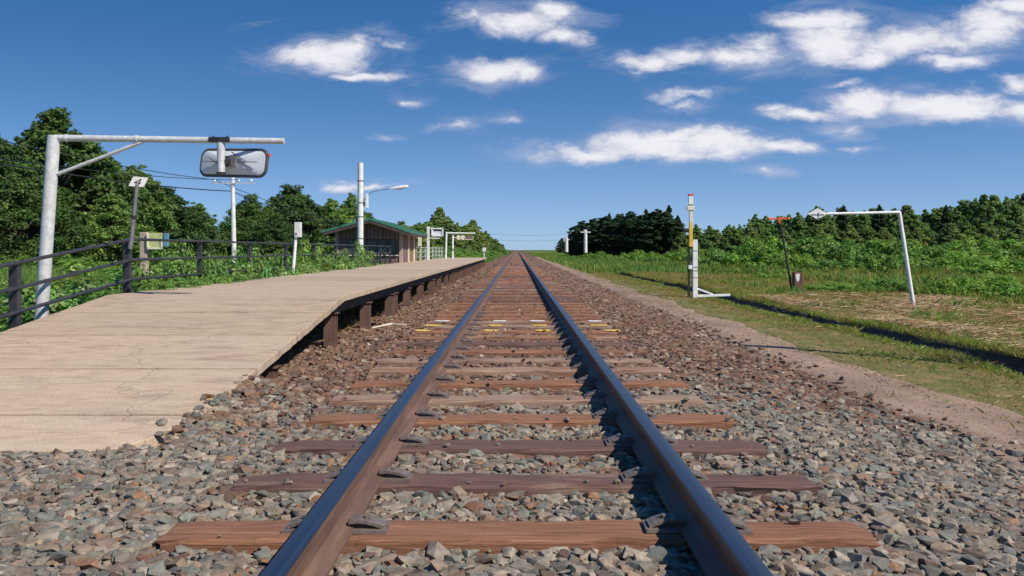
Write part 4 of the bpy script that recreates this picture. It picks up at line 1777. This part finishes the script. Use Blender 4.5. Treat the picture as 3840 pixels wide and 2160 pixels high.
def cluster_leaves(centers, radii, n_each, size, pal, flat=.75, upw=.55, shell=.45):
    k = len(centers)
    idx = np.repeat(np.arange(k), n_each)
    n = len(idx)
    d = unit(n)
    r = radii[idx] * (shell + (1 - shell) * RNG.random(n) ** .6)
    P = centers[idx] + d * r[:, None] * np.array([1, 1, flat])
    Nn = d * .75 + unit(n) * .5 + np.array([0, 0, upw])
    Nn /= np.linalg.norm(Nn, axis=1)[:, None]
    pal = np.array(pal)
    ctint = RNG.uniform(.78, 1.22, (k, 1)) * (1 + RNG.normal(0, .06, (k, 3)))
    C = pal[RNG.integers(0, len(pal), n)] * ctint[idx] * RNG.uniform(.75, 1.25, (n, 1))
    S = size * RNG.uniform(.6, 1.3, n)
    return leaf_quads(P, Nn, S, np.clip(C, 0, 1))


BROAD = [(0.061, 0.118, 0.031), (0.081, 0.146, 0.036), (0.052, 0.104, 0.033), (0.109, 0.174, 0.047), (0.07, 0.128, 0.045)]
BROAD2 = [(0.116, 0.202, 0.053), (0.152, 0.245, 0.063), (0.099, 0.177, 0.053), (0.187, 0.278, 0.076)]
HAZY_FAR = [(0.146, 0.201, 0.065), (0.18, 0.242, 0.072), (0.129, 0.177, 0.065), (0.207, 0.257, 0.087)]  # olive leaves, lightened in colour in place of distance haze
CONI = [(0.032, 0.066, 0.03), (0.042, 0.083, 0.034), (0.026, 0.058, 0.03), (0.054, 0.092, 0.036)]
VINE = [(0.123, 0.26, 0.053), (0.166, 0.318, 0.069), (0.096, 0.203, 0.046), (0.217, 0.376, 0.108), (0.145, 0.274, 0.061), (0.273, 0.336, 0.158)]
KUDZU = [(0.133, 0.249, 0.05), (0.178, 0.306, 0.059), (0.107, 0.201, 0.043), (0.223, 0.353, 0.075)]


def broad_tree(name, seed, h, w, ncl, nleaf, size, pal, low=.10):
    """a broad crown built of leafy clumps on limbs, reaching almost to the ground"""
    global RNG
    keep = RNG
    RNG = np.random.default_rng(seed)
    r = random.Random(seed)
    root = thing(name, (0, 0, 0), None, 'tree')
    cs, rs = [], []
    lean = r.uniform(-.06, .06)
    for i in range(ncl):
        t = low + (1 - low) * (i + r.random()) / ncl          # height fraction
        prof = math.sin(min(1, (t * .92 + .10)) * math.pi) ** .55 * (1.08 - .45 * t)
        a = r.uniform(0, 2 * math.pi)
        rad = w * prof * math.sqrt(r.uniform(.25, 1.0)) * r.uniform(.82, 1.12)
        cr = w * r.uniform(.20, .33) * (1.05 - .4 * t)
        cs.append((rad * math.cos(a) + lean * t * h, rad * math.sin(a), t * h * (1 - cr / h * .6)))
        rs.append(cr)
    for i in range(int(ncl * .9)):      # thin sprays past the main outline
        t = low + (1.03 - low) * r.random() ** .75
        prof = math.sin(min(1, (t * .92 + .10)) * math.pi) ** .55 * (1.08 - .45 * t) if t < .97 else .12
        a = r.uniform(0, 2 * math.pi)
        rad = w * prof * r.uniform(.85, 1.22)
        cs.append((rad * math.cos(a) + lean * t * h, rad * math.sin(a), t * h + r.uniform(-.03, .03) * h))
        rs.append(w * r.uniform(.06, .15))
    cs, rs = np.array(cs), np.array(rs)
    V, F, C = cluster_leaves(cs, rs, (np.clip(nleaf * (rs / (.24 * w)) ** 1.6, 12, 400)).astype(int), size, pal, .58, .6, .25)
    crown = np_mesh('crown', V, F, M['leaf'], C, root)
    mb = MB()
    mb.path([(0, 0, -.4), (0, 0, h * .2), (lean * h * .5, 0, h * .5), (lean * h, 0, h * .88)], [.035 * h, .028 * h, .017 * h, .004 * h], 9)
    for i in list(range(0, ncl, 3)) + list(range(ncl, len(cs), 2)):
        c = Vector(cs[i])
        z0 = max(.12 * h, c.z * .62)
        s = Vector((lean * h * z0 / h, 0, z0))
        mb.path([s, s.lerp(c, .55) + Vector((0, 0, -.03 * h)), c], [.011 * h, .007 * h, .002 * h], 6)
    mb.build('trunk', M['trunk'], root, smooth=True, local=True)
    RNG = keep
    return root


def conifer(name, seed, h, w, tiers, nleaf, size, pal):
    global RNG
    keep = RNG
    RNG = np.random.default_rng(seed)
    r = random.Random(seed)
    root = thing(name, (0, 0, 0), None, 'tree')
    cs, rs = [], []
    for i in range(tiers * 9):
        f = r.random() ** .8
        z = h * (.03 + .93 * f)
        rad = w * (1 - f) ** .85 * r.uniform(.55, 1.2) + .05 * w
        a = r.uniform(0, 2 * math.pi)
        for q in (.3, .62, .92):
            cs.append((rad * q * math.cos(a), rad * q * math.sin(a), z - rad * q * r.uniform(.05, .3)))
            rs.append(max(.07 * w, rad * r.uniform(.22, .36)))
    cs.append((0, 0, h * .985)); rs.append(.05 * w)
    cs, rs = np.array(cs), np.array(rs)
    V, F, C = cluster_leaves(cs, rs, nleaf, size, pal, .55, .5, .2)
    np_mesh('crown', V, F, M['leaf'], C, root)
    mb = MB()
    mb.path([(0, 0, -.4), (0, 0, h * .5), (0, 0, h * .98)], [.022 * h, .014 * h, .003 * h], 8)
    mb.build('trunk', M['trunk'], root, smooth=True, local=True)
    RNG = keep
    return root


def shrub(name, seed, h, w, ncl, nleaf, size, pal, cat='shrub'):
    global RNG
    keep = RNG
    RNG = np.random.default_rng(seed)
    r = random.Random(seed)
    root = thing(name, (0, 0, 0), None, cat)
    cs, rs = [], []
    for i in range(ncl):
        a = r.uniform(0, 2 * math.pi)
        q = math.sqrt(r.random())
        z = h * math.sqrt(max(0, 1 - q * q * .95)) * r.uniform(.45, 1.0)
        cr = h * r.uniform(.20, .34)
        cs.append((w * q * math.cos(a), w * q * math.sin(a), max(z - cr * .5, .05)))
        rs.append(cr)
    V, F, C = cluster_leaves(np.array(cs), np.array(rs), nleaf, size, pal, .6, .9, .3)
    np_mesh('leaves', V, F, M['leaf'], C, root)
    mb = MB()
    for i in range(0, ncl, 2):
        c = Vector(cs[i])
        mb.path([(c.x * .15, c.y * .15, -.15), c * .55, c], [.022 * h, .015 * h, .005 * h], 5)
    mb.build('stem', M['trunk'], root, local=True)
    RNG = keep
    return root


PROTO = {
    'b1': broad_tree('broadleaf_tree', 1, 6.0, 2.9, 130, 170, .21, BROAD),
    'b2': broad_tree('broadleaf_tree', 2, 6.0, 3.4, 145, 165, .21, BROAD, .04),
    'b3': broad_tree('broadleaf_tree', 3, 6.0, 2.6, 115, 170, .20, BROAD2, .04),
    'f1': broad_tree('broadleaf_tree', 4, 6.0, 3.0, 90, 110, .34, HAZY_FAR, .02),
    'f2': broad_tree('broadleaf_tree', 5, 6.0, 2.7, 80, 110, .32, BROAD2, .02),
    'd1': broad_tree('broadleaf_tree', 21, 7.0, 2.7, 90, 110, .34, CONI, .02),
    'c1': conifer('conifer_tree', 6, 7.0, 2.0, 13, 26, .36, CONI),
    'c2': conifer('conifer_tree', 7, 7.0, 2.5, 13, 26, .38, CONI),
    'v1': shrub('leafy_shrub', 8, .95, .95, 26, 110, .085, VINE),
    'v2': shrub('leafy_shrub', 9, .80, 1.15, 30, 100, .080, VINE),
    'k1': shrub('spreading_shrub', 10, 1.6, 3.2, 60, 100, .17, KUDZU),
    'k2': shrub('spreading_shrub', 12, 1.3, 2.8, 50, 100, .17, KUDZU),
}
USED = set()


def plant(key, loc, sc, label, group=None, rz=None, cat=None):
    src = PROTO[key]
    if key in USED:
        o = copy_tree(src)
    else:
        USED.add(key)
        o = src
    o.location = loc
    o.rotation_euler = (0, 0, random.uniform(0, 6.28) if rz is None else rz)
    o.scale = sc if hasattr(sc, '__len__') else (sc, sc, sc)
    tag(o, label, cat, group)
    return o


def tree_to(key, x, ytop, Y, wide, label, group=None, H0=6.0):
    t = at(x, ytop, Y)
    z = gz1(t.x, Y)
    s = (t.z - z) / (H0 * 1.02)
    plant(key, (t.x, Y, z), (s * wide, s * wide, s), label, group)


GL = 'broadleaf trees behind the platform'
lt = [('b1', 118, 292, 36, 1.0, 'tallest broadleaf tree, rising above the mirror gantry pole'),
      ('b2', -40, 335, 33, 1.0, 'large dark broadleaf tree cut by the left edge of the photo'),
      ('b2', 222, 368, 38, .95, 'dark broadleaf tree under the diagonal brace of the mirror gantry'),
      ('b3', 335, 418, 40, 1.1, 'broadleaf tree whose top shows behind the number 4 plate'),
      ('b1', 430, 478, 43, 1.25, 'lower broadleaf tree between the number sign and the mirror'),
      ('b3', 500, 512, 46, 1.1, 'small tree at the right end of the tall clump left of the utility pole'),
      ('b2', 60, 430, 30, 1.1, 'shorter bushy tree in front of the tallest tree'),
      ('b3', 280, 490, 33, 1.3, 'low bushy tree behind the weathered signboard'),
      ('b2', 630, 497, 50, 1.0, 'round broadleaf tree just right of the utility pole'),
      ('b1', 745, 474, 54, 1.25, 'broad rounded tree above the white marker post'),
      ('b3', 835, 503, 56, 1.1, 'broadleaf tree between the marker post and the lamp post'),
      ('b3', 885, 489, 58, .7, 'narrow tree top standing behind the lamp post'),
      ('b2', 925, 540, 60, 1.0, 'tree sloping down to the green hut roof, right of the lamp post'),
      ('b2', 690, 545, 47, 1.2, 'low tree in the gap behind the marker post'),
      ('f1', 1010, 560, 85, 1.0, 'small tree showing over the right end of the hut roof'),
      ('f2', 1052, 562, 95, 1.2, 'low tree between the hut and the far station sign'),
      ('f1', 1104, 526, 120, .75, 'pointed round-topped tree above the far station sign'),
      ('f2', 1150, 562, 125, .9, 'tree above the arm of the thin white gantry'),
      ('f1', 1188, 556, 150, .85, 'rounded tree just right of the thin white gantry'),
      ('f2', 1222, 582, 175, .9, 'small far tree stepping down towards the line, left side'),
      ('f1', 1246, 602, 210, .8, 'tiny distant tree near the vanishing point, left side'),
      ('f2', 1264, 614, 280, .8, 'last tiny tree before the vanishing point, left side')]
for (k, x, yt, Y, wd, lb) in lt:
    tree_to(k, x, yt, Y, wd, lb, GL)
for (x, yt, Y, wd) in ((985, 575, 80, 1.5), (1030, 572, 88, 1.6), (1075, 560, 100, 1.6), (1100, 548, 118, 1.3), (1128, 558, 115, 1.5), (1165, 570, 120, 1.5), (1180, 568, 140, 1.5), (1205, 580, 150, 1.5), (1232, 598, 185, 1.5), (1250, 610, 230, 1.4), (1140, 590, 90, 1.5), (1175, 596, 105, 1.5)):
    tree_to(['f1', 'f2'][int(x) % 2], x, yt, Y, wd, 'rounded tree in the green row running to the vanishing point on the left', 'tree row left of the line')
for i in range(22):
    x = 1085 + (i % 11) * 17
    Y = 62 + (i % 11) ** 1.6 * 3.2 + (i // 11) * 5
    t = at(x, 622 - (i // 11) * 12 + (x - 1085) * .045, Y)
    z = gz1(t.x, Y)
    plant(['k1', 'k2'][i % 2], (t.x, Y, z - .1), (1.1, 1.1, max(.35, (t.z - z) / 1.6)), 'bright green shrub on the bank past the platform end, left of the line', 'bank shrubs left of the line')
for i in range(12):
    x = -100 + i * 85 + random.uniform(-20, 20)
    tree_to(['f1', 'f2'][i % 2], x, 560 + random.uniform(-25, 15), 62 + random.uniform(0, 8), 1.2, 'low background tree filling the dark wood behind the platform', 'background trees behind the platform')

GC = 'dark conifers right of the line'
cl = [('c1', 1683, 514, 110, 1.0, 'tallest pointed conifer at the right end of the dark conifer stand'),
      ('d1', 1650, 528, 112, 1.1, 'dark rounded tree just left of the tallest conifer'),
      ('c2', 1625, 524, 116, .9, 'pointed conifer third from the right of the dark stand'),
      ('d1', 1590, 534, 122, 1.2, 'broad dark rounded tree in the middle of the conifer stand'),
      ('d1', 1560, 540, 130, 1.2, 'dark rounded tree right of the pointed conifer nearest the white pole'),
      ('c1', 1533, 534, 138, .9, 'pointed conifer standing up near the left of the dark stand'),
      ('d1', 1508, 550, 150, 1.1, 'dark rounded tree just right of the distant white utility pole'),
      ('c1', 1480, 564, 165, 1.2, 'conifer directly behind the distant white utility pole'),
      ('d1', 1455, 573, 185, 1.2, 'small dark rounded tree left of the distant white utility pole'),
      ('c1', 1432, 588, 215, 1.2, 'small conifer near the short pale pole'),
      ('d1', 1414, 600, 260, 1.1, 'last dark tree of the conifer stand towards the vanishing point'),
      ('c1', 1705, 540, 106, 1.2, 'shorter conifer at the right foot of the dark stand')]
for (k, x, yt, Y, wd, lb) in cl:
    tree_to(k, x, yt, Y, wd, lb, GC, 7.0)
for i in range(8):
    x = 1470 + i * 30
    tree_to('d1', x, 560 - (x - 1470) * .13 + random.uniform(-6, 6), 106 + (1700 - x) * .14, 1.6, 'dark rounded tree crowding the front of the conifer stand', 'dark trees among the conifers', 7.0)

GR = 'trees of the wood on the right'
rt = []
xs = 1735
prof = [(1700, 575), (1740, 572), (1800, 580), (1850, 565), (1900, 548), (2000, 540), (2050, 525), (2130, 522), (2180, 528), (2220, 518), (2260, 528), (2300, 520), (2360, 530), (2400, 520), (2440, 500), (2470, 490), (2510, 505), (2560, 498), (2640, 500)]
pxp, pyp = [a for a, _ in prof], [b for _, b in prof]
i = 0
for x in np.arange(1725, 2660, 26):
    yt = float(np.interp(x, pxp, pyp)) + random.uniform(-8, 14)
    tree_to(['f1', 'f2', 'f2'][i % 3], x + random.uniform(-8, 8), yt, 100 + random.uniform(-8, 10), random.uniform(.7, 1.0), 'green tree in the long wood behind the shrubs on the right', GR)
    i += 1
for (x, yt, lb) in ((2470, 489, 'tallest tree of the right-hand wood, poking up near the right edge'), (2122, 514, 'pointed tree top above the arm of the diamond sign'), (2212, 513, 'tree top just left of the diamond sign post'), (2380, 514, 'tree top midway between the diamond sign and the right edge')):
    tree_to('c2', x, yt, 96, .9, lb, GR, 7.0)
for j in range(22):
    x = 1760 + j * 42
    tree_to(['f2', 'f1'][j % 2], x, 583 + random.uniform(-12, 8) - (x - 1760) * .015, 80 + random.uniform(-5, 6), 1.1, 'lower tree along the front of the wood on the right', 'front trees of the right-hand wood')

# shrub mounds before the wood
GK = 'bright green shrubs before the right-hand wood'
for (k, x, yt, Y, s) in (('k1', 1930, 592, 50, 1.0), ('k2', 2010, 588, 49, 1.1), ('k1', 2090, 586, 47, 1.1), ('k2', 2170, 590, 46, 1.15), ('k1', 2250, 600, 44, 1.0), ('k1', 2330, 600, 43, 1.0), ('k2', 2410, 592, 44, 1.1), ('k1', 2490, 590, 42, 1.0), ('k2', 2570, 588, 41, 1.1), ('k2', 1860, 602, 54, 1.0),
                          ('k2', 2300, 626, 37, .8), ('k1', 2450, 625, 36, .8), ('k2', 2560, 630, 33, .8), ('k1', 1990, 628, 44, .7), ('k2', 2120, 630, 42, .7), ('k2', 1800, 612, 60, .9), ('k1', 1740, 620, 66, .8), ('k2', 1680, 625, 70, .8), ('k1', 1620, 627, 76, .7), ('k2', 1560, 630, 84, .7), ('k1', 1500, 632, 95, .7)):
    t = at(x, yt - (9 if yt < 605 else 4), Y)
    z = gz1(t.x, Y)
    H0 = 1.6 if k == 'k1' else 1.3
    sz = max(.35, (t.z - z) / (H0 * 1.05))
    lb = 'bright green spreading shrub in the hedge-like mound before the wood' if yt < 605 else ('low bright green shrub at the meadow edge in front of the mound' if x > 1900 else 'low bright shrub at the foot of the conifers, far right of the line')
    plant(k, (t.x, Y, z - .05), (1.0 * s, 1.0 * s, sz), lb, GK)

for (k, x, yt, Y, sx, lb) in (('k2', 2165, 688, 27.5, .62, 'rounded leafy clump in the meadow left of the diamond sign post'), ('k1', 2260, 694, 25.5, .42, 'low leafy clump just behind the diamond sign post'), ('k1', 2470, 684, 23.0, .52, 'dark-based leafy clump right of the diamond sign post'), ('k2', 2590, 676, 22.0, .6, 'leafy clump cut by the right edge of the photo'), ('k2', 1985, 664, 36, .6, 'low leafy clump in the meadow above the leaning pole foot')):
    t = at(x, yt, Y)
    z = gz1(t.x, Y)
    plant(k, (t.x, Y, z - .05), (sx, sx, max(.3, (t.z - z) / 1.5)), lb, 'leafy clumps in the meadow')

# vines and shrubs by the railing on the left
GV = 'leafy shrubs along the railing'
vs_ = [('v1', -5.25, 11.9, 1.15, 'leafy shrub right behind the weathered signboard post'), ('v2', -5.2, 12.6, 1.3, 'bright leafy shrub beside the third railing post'), ('v1', -5.0, 13.6, 1.25, 'leafy shrub spilling onto the platform edge before the utility pole'), ('v2', -5.5, 15.0, 1.3, 'leafy shrub at the foot of the utility pole')]
for (k, x, y, s, lb) in vs_:
    plant(k, (x, y, gz1(x, y) - .02), s, lb, GV)
for i in range(26):
    y = 11.2 + i * .82
    x = -5.0 - abs(random.gauss(0, .5)) - (i % 3) * .55
    plant(['v1', 'v2'][i % 2], (x, y, gz1(x, y) - .02), random.uniform(.95, 1.35), 'bright green leafy shrub crowding the back of the railing', GV)
for i in range(24):
    y = 10.9 + i * .62
    plant(['v2', 'v1'][i % 2], (-4.62 - random.uniform(0, .22), y, -.15), (random.uniform(.45, .7), random.uniform(.6, .9), random.uniform(1.0, 1.5) if i % 5 else .8), 'leafy climbing weeds tangled through the railing', 'weeds in the railing')
for i in range(16):
    y = 8.6 + i * .8
    x = -6.6 - random.uniform(0, 2.2)
    plant(['v2', 'v1'][i % 2], (x, y, gz1(x, y) - .03), random.uniform(.5, .75), 'low leafy shrub in the grass behind the railing and gantry pole', 'low shrubs behind the gantry')
for i in range(9):
    y = 7.4 + i * .42
    x = -4.78 - random.uniform(0, .3)
    plant(['v2', 'v1'][i % 2], (x, y, gz1(x, y) - .12), random.uniform(.26, .40), 'small leafy clump growing along the outer edge of the ramp', 'leafy clumps by the ramp')
for i in range(7):
    y = 10.6 + i * .62
    plant('v2', (-4.46 + .05 * math.sin(i * 2.1), y, .30), (.24, .40, .26), 'small leafy sprawl creeping over the platform back edge', 'leafy clumps on the platform edge')
for i in range(14):
    x = -11 - random.uniform(0, 9)
    y = 24 + random.uniform(0, 12)
    plant(['k1', 'k2'][i % 2], (x, y, gz1(x, y) - .1), (.6, .6, .45), 'broad green shrub below the tall trees on the left', 'shrubs under the left trees')


# ------------------------------------------------------------------ grass
def blades(X, Y, H, Wd, C, lean=.35, zoff=0):
    n = len(X)
    Z = gz(X, Y) - .01 + zoff
    a = RNG.uniform(0, 2 * np.pi, n)
    dx, dy = np.cos(a) * Wd * .5, np.sin(a) * Wd * .5
    l = RNG.normal(0, lean, (n, 2)) * H[:, None]
    B = np.stack([X, Y, Z], -1)
    D = np.stack([dx, dy, np.zeros(n)], -1)
    mid = B + np.stack([l[:, 0] * .35, l[:, 1] * .35, H * .6], -1)
    T = B + np.stack([l[:, 0], l[:, 1], H * .97], -1)
    V = np.stack([B - D, B + D, mid + D * .7, T, mid - D * .7], 1).reshape(-1, 3)
    F = np.arange(5 * n).reshape(n, 5)
    return V, F, np.repeat(C, 5, 0)


def grass_cols(n, pal):
    pal = np.array(pal)
    return pal[RNG.integers(0, len(pal), n)] * RNG.uniform(.75, 1.25, (n, 1))


G_GREEN = [(0.178, 0.263, 0.056), (0.218, 0.297, 0.067), (0.144, 0.212, 0.047), (0.252, 0.311, 0.084), (0.252, 0.255, 0.073)]
G_DRY = [(0.246, 0.224, 0.078), (0.336, 0.258, 0.112), (0.168, 0.19, 0.056), (0.403, 0.302, 0.157), (0.134, 0.179, 0.047), (0.302, 0.179, 0.09), (0.37, 0.246, 0.134)]
G_BRIGHT = [(0.106, 0.224, 0.051), (0.132, 0.26, 0.063), (0.087, 0.18, 0.043), (0.166, 0.286, 0.083)]


def patchnoise(X, Y, s):
    return .5 + .25 * np.sin(X * 1.7 * s + 1.3 * np.sin(Y * .9 * s)) + .25 * np.sin(Y * 1.1 * s + 1.7 * np.sin(X * .8 * s + 2))


def make_grass():
    parts = []

    def field(x0, x1, y0, y1, n, h, w, pal, keepf=None, lean=.35, bias=1.8, pal2=None, sc=1.0):
        y = y0 + (y1 - y0) * RNG.random(n) ** bias
        x = RNG.uniform(x0, x1, n)
        k = (x < y * .64 + .5) & (x > -y * .64 - .5)
        if keepf is not None:
            k &= keepf(x, y)
        x, y = x[k], y[k]
        m = len(x)
        c = grass_cols(m, pal)
        pn = patchnoise(x, y, sc)
        if pal2 is not None:
            sel = RNG.random(m) < np.clip((pn - .58) * 3, 0, .85)
            c = np.where(sel[:, None], grass_cols(m, pal2), c)
        H = h * RNG.uniform(.5, 1.25, m) * (.6 + .8 * pn)
        W = w * RNG.uniform(.7, 1.3, m) * np.clip(y / 14, .7, 4)
        parts.append(blades(x, y, H, W, c, lean))

    notditch = lambda x, y: (x < DX0 - .02) | (x > DX1 + .02)
    # verge between path and drain
    field(3.25, 4.92, 5.5, 60, 56000, .042, .008, G_DRY, lambda x, y: RNG.random(len(x)) < np.clip((x - 3.15 - .8 * patchnoise(x, y, 2.2)) * 1.3, .04, 1), .8, 1.5, G_GREEN, 1.3)
    field(3.0, 3.5, 7, 50, 1500, .035, .009, G_DRY, None, .6, 1.5, G_GREEN, 1.3)
    # mown strip beyond the drain
    field(5.84, 12.2, 10, 48, 90000, .060, .009, G_DRY, None, .8, 1.35, G_GREEN, .8)
    # overhanging tufts along the drain
    field(4.74, 5.12, 6, 50, 16000, .075, .009, G_GREEN, lambda x, y: (x < DX0 + .03 + wob(y)), .7, 1.4, G_DRY, 2)
    field(5.72, 6.15, 6, 50, 20000, .085, .009, G_GREEN, lambda x, y: (x > DX1 - .03 + wob(y)), .7, 1.4, G_DRY, 2)
    # ragged tufts leaning over the drain's two lips
    tuft = lambda x, y: patchnoise(x * 3, y, 3.1) > .62
    field(4.80, 5.06, 7, 45, 9000, .09, .009, G_GREEN, tuft, .7, 1.4, G_DRY, 2)
    field(5.78, 6.0, 7, 45, 13000, .10, .009, G_GREEN, tuft, .7, 1.4, G_DRY, 2)
    # rough clumps in the mown strip and the meadow
    clump = lambda x, y: patchnoise(x, y, 1.6) > .72
    field(6.2, 12.0, 11, 40, 26000, .17, .010, G_GREEN, clump, .6, 1.3, G_BRIGHT, 1)
    # meadow
    edge = lambda x, y: x > 11.0 + .7 * np.sin(y * .5) + np.clip((y - 40) * -.02, -4, .5) - np.clip(y - 45, 0, 60) * .13
    field(8, 46, 17, 90, 190000, .30, .012, G_GREEN, edge, .45, 1.3, G_BRIGHT, .45)
    field(9, 40, 18.5, 60, 15000, .36, .011, G_DRY, edge, .25, 1.3, None, .45)
    # banks far along the right of the line
    field(3.0, 16, 45, 230, 30000, .34, .014, G_BRIGHT, lambda x, y: x > 3.2 + 20 / y, .3, 1.3, G_GREEN, .4)
    # left meadow behind the platform
    field(-24, -4.85, 7, 52, 85000, .24, .011, G_BRIGHT, lambda x, y: ~((x > -6.9) & (y > 31.6) & (y < 37.5)), .35, 1.3, G_GREEN, .6)
    field(-20, -5.2, 8, 22, 1500, .42, .010, G_DRY, None, .3, 1.2, None, .6)
    field(-14, -2.3, 54, 230, 26000, .34, .014, G_BRIGHT, None, .3, 1.3, G_GREEN, .4)
    # weeds under the platform
    field(-4.3, -2.15, 7.5, 45, 5500, .10, .010, G_GREEN, None, .6, 1.2, G_DRY, 1)
    field(-4.95, -4.44, 6.2, 11, 4200, .16, .010, G_BRIGHT, None, .5, 1.0, G_GREEN, 1)
    V, F, C, b = [], [], [], 0
    for (v, f, c) in parts:
        V.append(v); F.append(f + b); C.append(c)
        b += len(v)
    o = np_mesh('grass', np.concatenate(V), np.concatenate(F), M['blade'], np.concatenate(C))
    tag(o, 'mixed dry and green grass growing on both sides of the line', 'grass', kind='stuff')


make_grass()


def make_straw():
    n = 34000
    y = 9.5 + 13 * RNG.random(n) ** 1.1
    x = RNG.uniform(6.05, 12.5, n)
    pn = patchnoise(x, y, .9)
    k = RNG.random(n) < np.clip((pn - .36) * 1.6, .12, .9)
    x, y = x[k], y[k]
    nv = 700
    yv = 5.5 + 22 * RNG.random(nv) ** 1.3
    x, y = np.concatenate([x, RNG.uniform(3.3, 4.9, nv)]), np.concatenate([y, yv])
    m = len(x)
    L_ = RNG.uniform(.07, .34, m)
    a = RNG.normal(.35, .45, m) + np.where(RNG.random(m) < .2, 1.2, 0)
    W = RNG.uniform(.004, .010, m)
    L_[-nv:] *= .5
    W[-nv:] *= .55
    z = gz(x, y) + RNG.uniform(.02, .075, m) + .10 * np.clip(patchnoise(x, y, .9) - .62, 0, 1) * 3 * RNG.random(m)
    z[-nv:] -= .012
    d = np.stack([np.cos(a), np.sin(a), RNG.normal(0, .12, m)], -1)
    s = np.stack([-np.sin(a), np.cos(a), RNG.normal(.6, .5, m)], -1)
    c = np.stack([x, y, z], -1)
    P0, P1 = c - d * L_[:, None] * .5, c + d * L_[:, None] * .5
    V = np.stack([P0 - s * W[:, None] * .5, P1 - s * W[:, None] * .35, P1 + s * W[:, None] * .35, P0 + s * W[:, None] * .5], 1).reshape(-1, 3)
    F = np.arange(4 * m).reshape(m, 4)
    C = grass_cols(m, [(.44, .32, .18), (.36, .23, .12), (.30, .13, .07), (.52, .40, .25), (.24, .18, .09), (.16, .17, .06), (.10, .07, .04), (.38, .18, .10)])
    o = np_mesh('cut_straw', V, F, M['straw'], np.repeat(C, 4, 0))
    tag(o, 'cut dry stalks strewn over the mown grass beyond the ditch', 'straw', kind='stuff')


make_straw()
